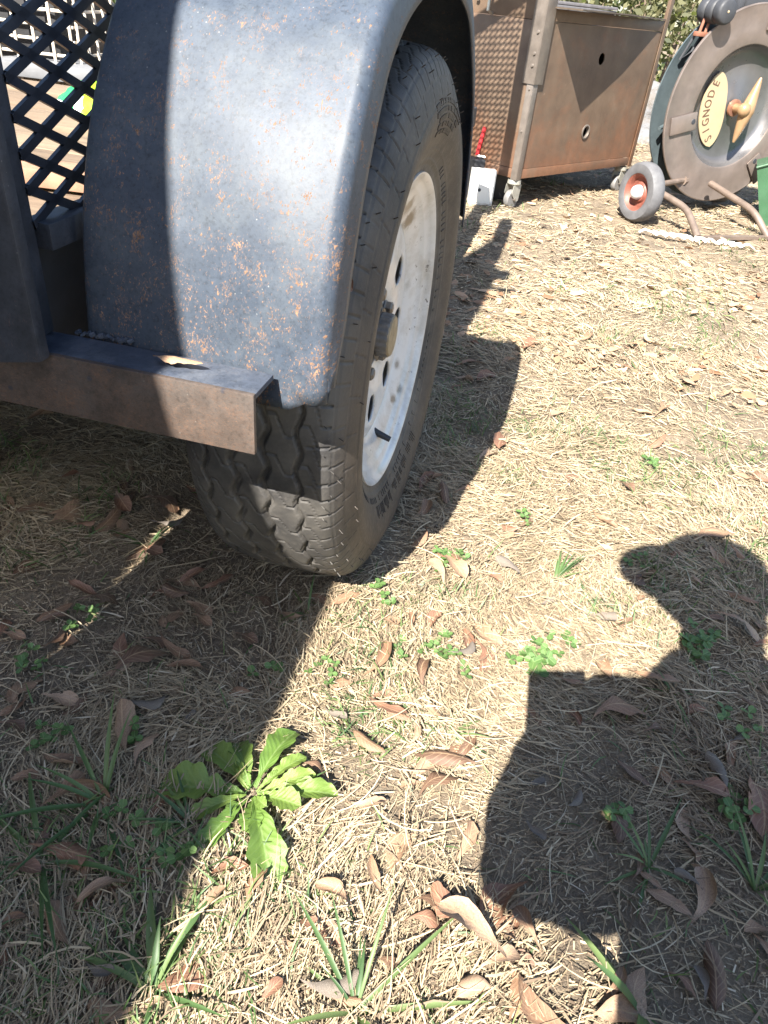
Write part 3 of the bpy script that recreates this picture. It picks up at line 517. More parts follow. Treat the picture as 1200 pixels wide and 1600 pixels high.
path = smooth_path(FP, 90); tg = np.gradient(path, axis=0); tg /= np.linalg.norm(tg, axis=1)[:, None]; nrm = np.stack([-tg[:, 1], tg[:, 0]], -1)   # outward
XL, XR, LR = -.131, .092, .013
cs = [(XL, -.012), (XL+.002, -.003), (XL+.006, 0)] + [(q, 0) for q in np.linspace(XL+.02, XR-LR-.004, 14)] + [(XR-LR+LR*math.sin(a), -LR+LR*math.cos(a)) for a in np.linspace(0, R(84), 9)] + [(XR+.0015, -LR-.008), (XR+.003, -LR-.016), (XR+.003, -LR-.024)]
nc = len(cs); V = []
for i in range(90):
    fl = 0
    for (xx, off) in cs:
        # the outer bottom corner of the near end is rounded
        ii = i
        if i < 14 and xx > XR-.020:
            q = min(1.0, (xx-(XR-.020))/.022); lim = .413+.015*(1-math.sqrt(max(0, 1-q*q)))
            while path[ii][1] < lim: ii += 1
        p = path[ii]+nrm[ii]*(off*min(1.0, .35+ii/9) if off < -.014 else off)
        zz = p[1]
        V.append((xx, p[0]+.0015*math.sin(xx*40+ii*.3), zz))
I = np.arange(90*nc).reshape(90, nc); F = np.stack([I[:-1, :-1], I[1:, :-1], I[1:, 1:], I[:-1, 1:]], -1).reshape(-1, 4)
fo = link('fender', np_mesh('fender', np.array(V), F[:, ::-1], 4), NAVY, TR, smooth=True)
bm = bmesh.new(); bm.from_mesh(fo.data); bmesh.ops.remove_doubles(bm, verts=list(bm.verts), dist=2e-5); bmesh.ops.dissolve_degenerate(bm, edges=list(bm.edges), dist=2e-5); bm.to_mesh(fo.data); bm.free()
sm_ = fo.modifiers.new('thick', 'SOLIDIFY'); sm_.thickness = .0028; sm_.offset = -1
fo['label'] = 'blue grey fender with orange rust spots'
# angle iron bracket under the fender: front leg, top leg
mb = MB(); mb.box((-1.55, -.4465, .392), (.049, -.4415, .4465), bev=.0012); br = mb.build('fender_bracket', IRON, TR, True); br['label'] = 'rusty brown angle iron bracket'
mb = MB(); mb.box((-.30, -.4413, .4412), (.049, -.4035, .4462), bev=.001); mb.build('top_flange', TOPI, br, True)
mb = MB(); 
random.seed(3)
for k in range(12):
    q = k/11; xx = XL-.004+q*.05; mb.tube([(xx, -.399+random.uniform(-.002, .001), .4462+random.uniform(-.001, .002)), (xx+.004, -.399+random.uniform(-.002, .001), .4475+random.uniform(0, .003))], random.uniform(.0012, .0026), 6)
mb.build('weld_bead', TOPI, br, True)
# corner post with a cut lower end
def post(name, x0, x1, y0, y1, z0, z1, par=TR, mat=BLK, dz=0.0):
    mb = MB(); mb.box((x0, y0, z0), (x1, y1, z1), bev=.003); bm = mb.bm
    for v in bm.verts:
        if v.co.z < z0+.02: v.co.z += dz*(v.co.x-x0)/(x1-x0)
    return mb.build(name, mat, par, True)
po = post('corner_post', -.176, -.126, -.462, -.449, .436, 1.24, dz=.010); po['label'] = 'dark corner post at the left'
mb = MB(); mb.box((-.23, -.452, .431), (-.1772, -.440, 1.24), bev=.003); mb.build('corner_gusset', BLK, TR, True)
post('rear_post', -.20, -.152, -.438, -.405, .4475, 1.24)
mb = MB(); mb.box((-.176, -.404, .40), (-.170, 1.55, .516), bev=.001); mb.build('side_plate', DARK, TR, True)
mb = MB(); mb.box((-.168, -.404, .5165), (-.140, 1.55, .538), bev=.003); mb.build('bottom_rail', BLK, TR, True)
mb = MB(); mb.box((-.208, -.47, 1.19), (-.168, 1.0, 1.23), bev=.004); mb.build('top_rail', BLK, TR, True)
mb = MB(); mb.box((-.167, .235, 1.195), (-.105, .31, 1.225), bev=.004); mb.build('rail_prong', DARK, TR, True)  # unseen prong added to the rail for its shadow on the ground
mb = MB(); mb.box((-.167, .118, 1.20), (-.068, .138, 1.222), bev=.003); mb.build('rail_prong', DARK, TR, True)  # second unseen prong, added to throw the thinner shadow
# main frame and deck
mb = MB(); mb.box((-.178, .08, .335), (-.128, 2.1, .399), bev=.004); mb.build('frame_rail', DARK, TR, True)
mb = MB(); mb.box((-1.60, .08, .335), (-1.55, 2.1, .40), bev=.004); mb.build('frame_rail', DARK, TR, True)
for yy in (0, .5, 1.0, 1.5): mb = MB(); mb.box((-1.549, yy, .345), (-.179, yy+.04, .395)); mb.build('cross_member', DARK, TR)
m, nt, b = newmat('deck_wood'); v = coords(nt, 'Object', (1, 9, 9)); WOOD = m
oi = nt.nodes.new('ShaderNodeObjectInfo'); base = mixc(nt, oi.outputs['Random'], (.17, .12, .08), (.25, .185, .125))
nt.links.new(mixc(nt, ramp(nt, nz(nt, v, 9, 6, .6, 1.2), [(.4, gray(0)), (.65, gray(.6))]), base, (.09, .065, .045)), b.inputs['Base Color']); b.inputs['Roughness'].default_value = .75; bump(nt, b, nz(nt, v, 60, 4), .3, .001)
random.seed(5)
for k in range(14):
    y0 = -.40+k*.142; mb = MB(); mb.box((-1.545, y0, .4005+random.uniform(0, .003)), (-.180, y0+.136, .432+random.uniform(0, .004)), bev=.003); mb.build('deck_plank', WOOD, TR, True)
def expanded(name, L, H, lwd, swd, wid, thk, mat, parent, hexm=True):
    """expanded metal sheet in the local x-z plane"""
    V = []; F = []
    nxs = int(L/lwd*2); nzs = int(H/swd*2)
    def bar(p, q):
        d = Vector((q[0]-p[0], 0, q[1]-p[1])); l = d.length; d /= l; s = Vector((-d.z, 0, d.x))*wid*.5
        a = Vector((p[0], 0, p[1]))-d*wid*.35; c = Vector((q[0], 0, q[1]))+d*wid*.35; n0 = len(V); t = Vector((0, thk*.5, 0))
        for e in (a, c):
            for (i, j) in ((-1, -1), (1, -1), (1, 1), (-1, 1)): V.append(e+s*i+t*j)
        for k in range(4): F.append((n0+k, n0+(k+1) % 4, n0+4+(k+1) % 4, n0+4+k))
    for i in range(nxs):
        for j in range(nzs):
            if (i+j) % 2 == 0: bar((i*lwd/2, j*swd/2), ((i+1)*lwd/2, (j+1)*swd/2))
            else: bar((i*lwd/2, (j+1)*swd/2), ((i+1)*lwd/2, j*swd/2))
    me = bpy.data.meshes.new(name); me.from_pydata([tuple(v) for v in V], [], F); return link(name, me, mat, parent)
o = expanded('mesh_panel', 1.40, .655, .0600, .0250, .0070, .0035, MESHM, TR); o.location = (-.152, -.405, .537); o.rotation_euler = (0, 0, R(90))
o2 = o.copy(); COL.objects.link(o2); o2.parent = TR; o2.location = (-1.57, -.405, .537)
mb = MB(); mb.box((-1.585, -.404, .5165), (-1.555, 1.55, .538), bev=.003); mb.build('bottom_rail', BLK, TR, True)
mb = MB(); mb.box((-1.59, -.47, 1.19), (-1.55, 1.58, 1.23), bev=.004); mb.build('top_rail', BLK, TR, True)
# tall mesh front gate (its shadow falls on the cart)
o3 = expanded('front_mesh_panel', 1.30, .66, .0508, .0236, .0050, .0026, MESHM, TR); o3.location = (-1.53, 1.55, 1.03)
post('front_post', -.225, -.18, 1.535, 1.575, .40, 1.72); post('front_post', -1.60, -1.55, 1.535, 1.575, .40, 1.72)
mb = MB(); mb.box((-1.549, 1.535, 1.68), (-.226, 1.575, 1.72), bev=.004); mb.build('gate_rail', BLK, TR, True)
mb = MB(); mb.box((-1.549, 1.535, .50), (-.226, 1.575, .53), bev=.004); mb.build('gate_rail', BLK, TR, True)
mb = MB(); mb.tube([(-.85, 1.6, .37), (-.85, 3.0, .37)], .04, 12); mb.build('drawbar', DARK, TR, True)
mb = MB(); mb.tube([(-1.75, 0, .33), (-.06, 0, .33)], .03, 14); mb.build('axle', DARK, TR, True)
# ---- wheel
m, nt, b = newmat('rubber'); v = coords(nt); RUB = m
sep = nt.nodes.new('ShaderNodeSeparateXYZ'); nt.links.new(v, sep.inputs[0])
side = ramp(nt, sep.outputs[0], [(.078, gray(0)), (.094, gray(1))])
dust = ramp(nt, nz(nt, v, 9, 6, .65), [(.38, gray(.1)), (.62, gray(.8))])
c = mixc(nt, dust, (.022, .022, .024), (.125, .115, .10)); cs2 = mixc(nt, dust, (.030, .027, .026), (.085, .066, .050))
fine = nz(nt, v, 130, 6, .7)
c = mixc(nt, side, c, cs2); c = mixc(nt, ramp(nt, fine, [(.55, gray(0)), (.75, gray(.35))]), c, (.17, .15, .125))
nt.links.new(c, b.inputs['Base Color']); nt.links.new(ramp(nt, fine, [(.3, gray(.50)), (.7, gray(.72))]), b.inputs['Roughness']); b.inputs['Specular IOR Level'].default_value = .45
bump(nt, b, mth(nt, 'ADD', fine, nz(nt, v, 420, 3)), .25, .0008)
m, nt, b = newmat('white_rim'); v = coords(nt); RIM = m
grime = ramp(nt, nz(nt, v, 16, 7, .7), [(.46, gray(0)), (.68, gray(.6))])
spk = ramp(nt, nz(nt, v, 70, 5, .75), [(.62, gray(0)), (.68, gray(.9))])
sep = nt.nodes.new('ShaderNodeSeparateXYZ'); nt.links.new(v, sep.inputs[0])
c = mixc(nt, grime, (.60, .60, .59), (.30, .26, .20)); c = mixc(nt, spk, c, (.06, .045, .035))
def blot(c, ctr, rad, colr, amt):
    vm = nt.nodes.new('ShaderNodeVectorMath'); vm.operation = 'DISTANCE'; nt.links.new(v, vm.inputs[0]); vm.inputs[1].default_value = ctr
    q = mth(nt, 'ADD', vm.outputs['Value'], mth(nt, 'MULTIPLY', mth(nt, 'SUBTRACT', nz(nt, v, 60, 5, .7), .5), rad*1.6))
    return mixc(nt, mth(nt, 'MULTIPLY', ramp(nt, q, [(rad*.55, gray(1)), (rad, gray(0))]), amt), c, colr)
for ct, rd, am in (((.064, .075, .150), .017, .9), ((.064, .100, .128), .019, .95), ((.062, .055, .152), .012, .7), ((.060, .125, -.140), .013, .85), ((.062, .10, -.145), .010, .8), ((.055, .13, -.10), .009, .7), ((.06, .155, .02), .009, .7)): c = blot(c, ct, rd, (.085, .065, .045), am)
nt.links.new(c, b.inputs['Base Color']); b.inputs['Roughness'].default_value = .28; b.inputs['Specular IOR Level'].default_value = .6; b.inputs['Coat Weight'].default_value = .3
AX = (1, 0, 0); HC = (0, 0, .33)
def wheel(parent, hi=True):
    # steel rim: outside barrel, flange, well
    mb = MB(); mb.lathe([(.196, -.085), (.207, -.084), (.207, -.078), (.192, -.070), (.188, -.02), (.178, .0), (.176, .030), (.183, .046), (.189, .058), (.195, .066), (.2015, .0715), (.2055, .0765), (.2085, .0815), (.2075, .0845), (.2045, .0840), (.2005, .0775), (.1955, .0735), (.1905, .0720), (.1870, .0700), (.1835, .0660), (.1770, .0635), (.1640, .0575), (.1530, .0525), (.1485, .0490), (.1475, .0400), (.160, .020), (.172, -.02), (.184, -.04), (.190, -.08)], (0, 0, 0), AX, 96)
    wo = mb.build('wheel', RIM, parent, True, 50); wo.location = (-.0075, 0, .33)
    # disc with eight round holes
    nA = 8*24; prof_in = .062
    bm = bmesh.new(); hr = .0185; rc = .108; phase = R(36)
    def zdisc(r): return float(np.interp(r, [.0, .058, .075, .095, .12, .14, .15], [.042, .042, .049, .052, .0525, .0515, .0500]))
    for h in range(8):
        a0 = phase+h*R(45); ring = []; 
        # sector boundary polygon sampled, bridged to the hole circle
        K = 32; outer = []; inner = []
        for k in range(K):
            ph = 2*math.pi*k/K; inner.append((a0, rc, hr*math.cos(ph), hr*math.sin(ph)))
        rows = []
        def pt(da, r): return (zdisc(r), r*math.cos(a0+da), r*math.sin(a0+da))
        hw = R(22.5)
        cols = 24; rowsn = 16; rs = np.linspace(.05, .1495, rowsn+1); das = np.linspace(-hw, hw, cols+1)
        gridv = {}
        for i, r in enumerate(rs):
            for j, da in enumerate(das):
                # push grid points out of the hole so that its edge is round
                px, py = r*math.cos(da)-rc, r*math.sin(da); dd = math.hypot(px, py)
                if dd < hr*1.6:
                    inside = dd < hr*.72
                    if not inside:
                        nd = hr+(dd-hr*.72)*(hr*.6)/(hr*.88); px, py = px/dd*nd, py/dd*nd
                    gridv[i, j] = None if inside else (px, py)
                else: gridv[i, j] = (px, py)
        vv = {}
        for kx, q in gridv.items():
            if q is None: continue
            X_, Y_ = rc+q[0], q[1]; r = math.hypot(X_, Y_); da = math.atan2(Y_, X_); vv[kx] = bm.verts.new((zdisc(r), r*math.cos(a0+da), r*math.sin(a0+da)))
        for i in range(rowsn):
            for j in range(cols):
                q = [vv.get((i, j)), vv.get((i+1, j)), vv.get((i+1, j+1)), vv.get((i, j+1))]
                q = [z_ for z_ in q if z_ is not None]
                if len(q) >= 3: bm.faces.new(q)
    bmesh.ops.remove_doubles(bm, verts=list(bm.verts), dist=.0004); bmesh.ops.recalc_face_normals(bm, faces=list(bm.faces))
    me = bpy.data.meshes.new('rim_disc'); bm.to_mesh(me); bm.free(); do = link('rim_disc', me, RIM, wo, True); sol = do.modifiers.new('t', 'SOLIDIFY'); sol.thickness = .004; sol.offset = 0
    mb = MB(); mb.lathe([(0, -.03), (.15, -.03), (.15, -.05), (0, -.05)], (0, 0, 0), AX, 40); mb.build('brake_plate', simple('brake_dark', (.012, .012, .013), .8), wo)
    # hub cap: dark flange, ribbed grey barrel, tan end
    mb = MB(); mb.lathe([(.020, .030), (.046, .037), (.046, .046), (.036, .050), (.0345, .054), (.030, .054)], (0, 0, 0), AX, 40); mb.build('hub_seat', simple('hub_black', (.02, .02, .022), .45), wo, True)
    bm = bmesh.new(); n = 96; rows = []
    for (r, h, am) in [(.027, .050, 0), (.0300, .051, .0), (.0300, .054, .0020), (.0300, .067, .0020), (.0288, .070, .001), (.027, .0705, 0)]:
        rows.append([bm.verts.new((h, (r-am*(.5+.5*math.cos(18*2*math.pi*k/n)))*math.cos(2*math.pi*k/n), (r-am*(.5+.5*math.cos(18*2*math.pi*k/n)))*math.sin(2*math.pi*k/n))) for k in range(n)])
    for a, b_ in zip(rows, rows[1:]):
        for k in range(n): bm.faces.new((a[k], a[(k+1) % n], b_[(k+1) % n], b_[k]))
    me = bpy.data.meshes.new('hub_cap'); bm.to_mesh(me); bm.free(); link('hub_cap', me, simple('hub_grey', (.13, .12, .11), .5, .3, .5, 60), wo, True)
    mb = MB(); mb.lathe([(.0284, .0695), (.0268, .0722), (.012, .0735), (0, .0735)], (0, 0, 0), AX, 40); mb.build('hub_cap_end', simple('hub_tan', (.26, .20, .12), .55, 0, .3, 70), wo, True)
    for k in range(5):
        a = R(20+72*k); mb = MB(); c_ = (.048, .056*math.cos(a), .056*math.sin(a)); mb.lathe([(0, .010), (.006, .0095), (.0095, .007), (.0095, 0), (.012, -.002)], c_, AX, 6); mb.build('lug_nut', simple('lug_steel', (.16, .14, .12), .5, .5), wo)
    a = R(-84); mb = MB(); rr = .160
    mb.tube([(.044, rr*math.cos(a), rr*math.sin(a)), (.058, (rr+.005)*math.cos(a), (rr+.005)*math.sin(a)), (.080, (rr+.013)*math.cos(a), (rr+.013)*math.sin(a))], [.0075, .0055, .0045], 12); mb.build('valve_stem', simple('valve_rubber', (.02, .02, .022), .5), wo, True)
    # tyre
    tp = [(0, .3400), (.02, .3398), (.045, .3386), (.062, .3364), (.072, .3335), (.080, .3275), (.0855, .3185), (.0905, .307), (.0960, .291), (.0985, .277), (.0965, .262), (.0915, .247), (.0850, .232), (.0800, .222), (.0770, .2155), (.0755, .2110), (.0745, .2075), (.0720, .2060)]
    pp = smooth_path(tp, 130 if hi else 40); a_ = np.concatenate([-pp[::-1, 0], pp[1:, 0]]); r_ = np.concatenate([pp[::-1, 1], pp[1:, 1]])
    nth = 1300 if hi else 96; th = np.linspace(0, 2*np.pi, nth, endpoint=False)
    A, T = np.meshgrid(a_, th); Rr = np.meshgrid(r_, th)[0].copy(); arc = T*.34
    if hi:
        NP = 46; ph = (T*NP/(2*np.pi)) % 1; tri = np.abs(ph*2-1)*2-1                     # zigzag -1..1
        tri = np.clip(tri*1.35, -1, 1)
        dep = np.zeros_like(A); gc = (-.055, -.0215, .0125, .048)
        for i, g0 in enumerate(gc):
            zz = g0+(.0032 if i in (0, 3) else .0038)*tri*(1 if i % 2 else -1); hwid = (.0028, .0038, .0038, .0028)[i]
            dep = np.maximum(dep, np.clip((hwid-np.abs(A-zz))/.0012, 0, 1)*.0075)
        per = 2*np.pi*.34/NP
        def sipe(lo, hi_, off, n=1, wdt=.0011, depth=.0045, rise=.42):
            u = (A-lo)/(hi_-lo); f = np.interp(u, [0, .33, .62, 1], [0, 0, rise, rise])
            q = ((T*NP*n/(2*np.pi))-f-off) % 1; q = np.minimum(q, 1-q)*per/n
            return np.where((u > .0) & (u < 1), np.clip((wdt-q)/.0005, 0, 1)*depth, 0)
        for (lo, hi_, off, n, w_, dp, ri) in [(-.055, -.0215, .2, 1, .0011, .0045, .5), (-.0215, .0125, .55, 1, .0011, .0045, .5), (.0125, .048, .1, 1, .0011, .0045, .5), (.049, .079, .3, 1, .0011, .0040, .5), (.056, .079, .8, 1, .0010, .0040, .5), (-.079, -.055, .3, 1, .0011, .004, .5), (-.079, -.06, .8, 1, .0008, .003, .5)]:
            dep = np.maximum(dep, sipe(lo, hi_, off, n, w_, dp, ri))
        Rr -= np.where(np.abs(A) < .083, dep, 0)*np.where(Rr > .30, 1, 0)
        # shoulder: two fine rings and radial cuts, sidewall ribs
        bul = np.zeros_like(A)
        for (ra, wd, dp) in [(.3265, .0010, -.0016), (.309, .0010, -.0012), (.222, .0018, .0012), (.2165, .0012, -.001), (.286, .0014, .0009), (.2345, .0012, .0008)]:
            bul += np.where(np.abs(A) > .07, np.clip(1-np.abs(Rr-ra)/wd, 0, 1)*dp, 0)
        q = (T*NP*2/(2*np.pi)+.3) % 1; q = np.minimum(q, 1-q)*per/2
        bul += np.where((np.abs(A) > .079) & (Rr > .311), -np.clip((.0009-q)/.0005, 0, 1)*.0022, 0)
        q = (T*NP/(2*np.pi)+.3+ (Rr-.3)*4) % 1; q = np.minimum(q, 1-q)*per
        bul += np.where((np.abs(A) > .085) & (Rr < .3115) & (Rr > .291), -np.clip((.0008-q)/.0004, 0, 1)*.0012, 0)
        A = A+np.sign(A)*bul
    Y_ = Rr*np.cos(T); Z_ = Rr*np.sin(T)
    low = np.clip((-.318-Z_)/.022, 0, 1); Z_ = np.maximum(Z_, -.3235+.002*np.sin(A*90)); A = A*(1+.035*low)
    V = np.stack([A, Y_, Z_], -1).reshape(-1, 3); na = len(a_); I = np.arange(nth*na).reshape(nth, na); I2 = np.roll(I, -1, 0)
    F = np.stack([I[:, :-1], I[:, 1:], I2[:, 1:], I2[:, :-1]], -1).reshape(-1, 4)
    ty = link('tyre', np_mesh('tyre', V, F, 4), RUB, wo, smooth=True); ty.location = (.0075, 0, 0)
    if hi:
        # moulded rows of tiny raised characters (too worn to read) and rubber nibs
        mb = MB()
        def chip(r0, r1, ang, wid, zoff=.0):
            p = []
            for (rr, sg) in ((r0, -1), (r0, 1), (r1, 1), (r1, -1)):
                aa = float(np.interp(-rr, -pp[:, 1][40:], pp[:, 0][40:])); p.append(Vector((aa-.0004+zoff, rr*math.cos(ang+sg*wid/rr), rr*math.sin(ang+sg*wid/rr))))
            mb.extrude(p, (.0016, 0, 0))
        random.seed(9)
        for row, rr in enumerate((.287, .279, .271, .263, .255)):
            a = R(62+row*3)
            while a < R(100-row*1.5):
                wd = random.uniform(.0011, .0024)
                if random.random() < .85: chip(rr-.0026, rr+.0026, a, wd)
                a += (wd*2+.0013)/rr
        for a in np.arange(R(-170), R(60), R(2.6)):
            if random.random() < .75: chip(.2245, .2315, a, random.uniform(.0010, .0032))
        for a in np.arange(R(-120), R(-60), R(1.1)):
            if random.random() < .7: chip(.236, .2362+random.uniform(.006, .018), a, .0005)
        mo = mb.build('sidewall_marking', RUB, wo); mo.location = (.0075, 0, 0); mo['kind'] = 'stuff'
        mb = MB()
        for k in range(120):
            a = 2*math.pi*k/120+random.uniform(-.015, .015); i = random.choice((44, 50, 56, 64, 74)); aa, rr = pp[i]; nn = Vector((.8, .6*math.cos(a), .6*math.sin(a)))
            p = Vector((aa, rr*math.cos(a), rr*math.sin(a))); mb.tube([p, p+nn*random.uniform(.003, .007)], .0006, 5)
        no = mb.build('rubber_nib', RUB, wo); no.location = (.0075, 0, 0); no['kind'] = 'stuff'
    return wo
wheel(TR, True)
w2 = wheel(TR, False); w2.location = (-1.72, 0, .33); w2.rotation_euler = (0, 0, math.pi)
# brown leaf on the bracket, another caught between tyre and fender
def to_world(x, y, z): return (HUBX+x*math.cos(YAW)+y*math.sin(YAW), HUBY-x*math.sin(YAW)+y*math.cos(YAW), z)
random.seed(2)
X_, Y_, Z_ = to_world(-.026, -.424, .450)
o = bpy.data.objects.new('fallen_leaf', LEAFM[('e', .36, 1)]); COL.objects.link(o); o.location = (X_, Y_, Z_); o.rotation_euler = (-.15, -.02, R(-14)); o.scale = (.046,)*3; o.color = (.40, .25, .155, 1)
tag(o, 'tan leaf resting on top of the rusty angle iron bracket beside the fender', 'leaf')
X_, Y_, Z_ = to_world(.078, -.338, .512)
o = bpy.data.objects.new('fallen_leaf', LEAFM[('o', .54, 1)]); COL.objects.link(o); o.location = (X_, Y_, Z_); o.rotation_euler = (R(70), .3, R(20)); o.scale = (.036,)*3; o.color = (.17, .085, .06, 1)
tag(o, 'reddish brown leaf caught between the fender edge and the tyre', 'leaf')
# ---- load on the deck, seen through the mesh
def in_tr(o, x, y, z, rz=0): o.location = to_world(x, y, z); o.rotation_euler = (0, 0, -YAW+rz); return o
LUM = ['weathered tan board lying nearest the mesh in the trailer', 'tan board with a dark edge behind the nearest board in the trailer', 'pale tan board in the middle of the trailer load', 'tan board under the green packet in the trailer', 'grey tan board behind the green packet in the trailer', 'long tan board below the white wire rack in the trailer']
random.seed(8)
for k in range(6):
    mb = MB(); mb.box((-.60, 0, 0), (.60, .130, .030), bev=.004); o = mb.build('lumber_board', WOOD, None, True); in_tr(o, -.86, -.16+k*.155, .4375+.0015*k, random.uniform(-.05, .06)); tag(o, LUM[k], 'board', 'boards loaded in the trailer')
mb = MB(); mb.box((-.02, 0, 0), (.33, .06, .022), bev=.003); o = mb.build('lumber_offcut', simple('red_wood', (.30, .17, .11), .7, 0, .3, 40), None, True); in_tr(o, -.58, -.10, .472, .12); tag(o, 'short reddish wood offcut lying on the boards behind the mesh', 'board')
# green and white packet
m, nt, b = newmat('packet_print'); v = coords(nt, 'Object', (1, 1, 1)); vo = N(nt, 'ShaderNodeTexVoronoi', Scale=11.0); nt.links.new(v, vo.inputs['Vector'])
nt.links.new(ramp(nt, vo.outputs['Distance'], [(.0, (.33, .62, .02)), (.42, (.30, .58, .02)), (.46, (.85, .87, .85)), (.62, (.85, .87, .85)), (.66, (.03, .30, .10))], 'CONSTANT'), b.inputs['Base Color']); b.inputs['Roughness'].default_value = .2
bm = bmesh.new(); vs = {}
for i in range(13):
    for j in range(17):
        u, q = i/12-.5, j/16-.5; pil = (1-(2*u)**4)*(1-(2*q)**4)
        for sgn in (1, -1): vs[i, j, sgn] = bm.verts.new((u*.13, sgn*.024*pil+.004*math.sin(i*1.9+j*1.3), q*.19+.1))
for i in range(12):
    for j in range(16):
        for sgn in (1, -1): bm.faces.new([vs[a_, b_, sgn] for a_, b_ in ((i, j), (i+1, j), (i+1, j+1), (i, j+1))])
me = bpy.data.meshes.new('plastic_packet'); bm.to_mesh(me); bm.free(); o = link('plastic_packet', me, m, None, True); o.location = to_world(-.70, .42, .47); o.rotation_euler = (R(-62), R(8), -YAW+R(-35)); o.scale = (.82, .82, .82); tag(o, 'shiny green and white plastic packet on the boards behind the mesh', 'packet')
# white wire rack crate with dark things in it
t = tag(empty('wire_rack', to_world(-1.32, 1.05, .4376), -YAW+.1), 'white wire rack standing at the back of the trailer bed', 'rack'); WH = simple('white_wire', (.62, .55, .46), .5, 0, .15)
for k in range(9):
    mb = MB(); zz = .02+k*.03; mb.tube([(-.24, -.20, zz), (.34, -.20, zz), (.34, .20, zz), (-.24, .20, zz), (-.24, -.20, zz)], .0035, 6); mb.build('wire_hoop', WH, t, True)
for k in range(13):
    mb = MB(); xx = -.23+k*.047; mb.tube([(xx, -.205, 0), (xx, -.205, .26)], .0035, 6); mb.build('wire', WH, t, True)
for k in range(9):
    mb = MB(); yy = -.19+k*.047; mb.tube([(.345, yy, 0), (.345, yy, .26)], .0035, 6); mb.build('wire', WH, t, True)
mb = MB(); mb.box((-.2, -.16, .0), (.28, .15, .20), bev=.02); o = mb.build('tool_case', simple('case_black', (.012, .012, .014), .6), None, True); o.location = to_world(-1.32, 1.05, .4390); o.rotation_euler = (0, 0, -YAW+.1); tag(o, 'black case inside the white wire rack in the trailer', 'case')
mb = MB(); mb.box((-.12, 0, 0), (.36, .24, .03), bev=.006); o = mb.build('grey_slab', simple('slab_grey', (.15, .155, .165), .8, 0, .25, 20), None, True); in_tr(o, -1.02, .78, .474, .05); tag(o, 'pale grey slab lying on the boards in front of the white wire rack', 'slab')
# ---------------------------------------------------------------- rusty sheet metal cart
CX, CY = .405, 3.31; ARF, ALF = R(43), R(-48)
RF = Vector((math.sin(ARF), math.cos(ARF), 0)); LF = Vector((-RF.y, RF.x, 0)); NR = Vector((RF.y, -RF.x, 0))   # right face dir, left face dir, right face normal
def rustsheet(name, zlo, zhi):
    m, nt, b = newmat(name); v = coords(nt); sep = nt.nodes.new('ShaderNodeSeparateXYZ'); nt.links.new(v, sep.inputs[0])
    mr = N(nt, 'ShaderNodeMapRange'); nt.links.new(sep.outputs[2], mr.inputs[0]); mr.inputs[1].default_value = zlo; mr.inputs[2].default_value = zhi; mr.inputs[3].default_value = .20; mr.inputs[4].default_value = -.08
    big = nz(nt, v, 4.5, 7, .65, .6); fine = nz(nt, v, 40, 6, .7)
    base = ramp(nt, nz(nt, v, 9, 6, .6), [(.3, (.10, .066, .045)), (.6, (.145, .10, .068)), (.75, (.19, .14, .10))])
    rm = ramp(nt, mth(nt, 'ADD', mth(nt, 'ADD', mth(nt, 'MULTIPLY', big, .8), mth(nt, 'MULTIPLY', fine, .25)), mr.outputs[0]), [(.50, gray(0)), (.68, gray(.55))])
    rc = ramp(nt, nz(nt, v, 22, 6, .7), [(.3, (.14, .065, .035)), (.6, (.24, .10, .05)), (.75, (.29, .16, .085))])
    col = mixc(nt, rm, base, rc); col = mixc(nt, ramp(nt, nz(nt, v, 60, 5, .8, 2), [(.62, gray(0)), (.72, gray(.5))]), col, (.35, .29, .22))
    nt.links.new(col, b.inputs['Base Color']); b.inputs['Roughness'].default_value = .5; b.inputs['Metallic'].default_value = .15; bump(nt, b, mth(nt, 'ADD', fine, mth(nt, 'MULTIPLY', big, 3)), .25, .002)
    return m
RS = rustsheet('rusty_sheet', 0, .55); RS2 = simple('worn_angle', (.17, .145, .125), .4, .35, .3, 18, .2)
CART = tag(empty('rusty_cart', (CX, CY, 0), -ARF+R(90)), 'brown rusty sheet metal cart on casters behind the tyre', 'cart')
# local frame: x along the right face, y inwards (along the left face), z up
def holed(x0, x1, z0, z1, holes, y=0.0, n=28):
    """a sheet with round holes: one cell per hole, side by side in z"""
    bm = bmesh.new(); cuts = [z0]+[(holes[i][1]+holes[i+1][1])/2 for i in range(len(holes)-1)]+[z1]
    for (hx, hz, hr), a, b_ in zip(holes, cuts, cuts[1:]):
        inn = []; out = []
        for k in range(n):
            ph = 2*math.pi*(k+.5)/n; c, s = math.cos(ph), math.sin(ph); inn.append((hx+hr*c, hz+hr*s))
            tx = ((x1-hx)/c if c > 0 else (x0-hx)/c); tz = ((b_-hz)/s if s > 0 else (a-hz)/s); q = min(tx, tz); out.append((hx+q*c, hz+q*s))
        for (cxx, czz) in ((x0, a), (x1, a), (x1, b_), (x0, b_)):
            i = min(range(n), key=lambda k: math.hypot(out[k][0]-cxx, out[k][1]-czz)); out[i] = (cxx, czz)
        A = [bm.verts.new((p[0], y, p[1])) for p in inn]; B = [bm.verts.new((p[0], y, p[1])) for p in out]
        for k in range(n): bm.faces.new((A[k], A[(k+1) % n], B[(k+1) % n], B[k]))
    bmesh.ops.remove_doubles(bm, verts=list(bm.verts), dist=.0005); bmesh.ops.recalc_face_normals(bm, faces=list(bm.faces)); return bm
me = bpy.data.meshes.new('side_panel'); bm = holed(.026, .905, .158, .676, [(.455, .285, .024), (.455, .563, .022)]); bm.to_mesh(me); bm.free()
o = link('side_panel', me, RS, CART); s_ = o.modifiers.new('t', 'SOLIDIFY'); s_.thickness = .004; s_.offset = -1 if me.polygons[0].normal.y < 0 else 1
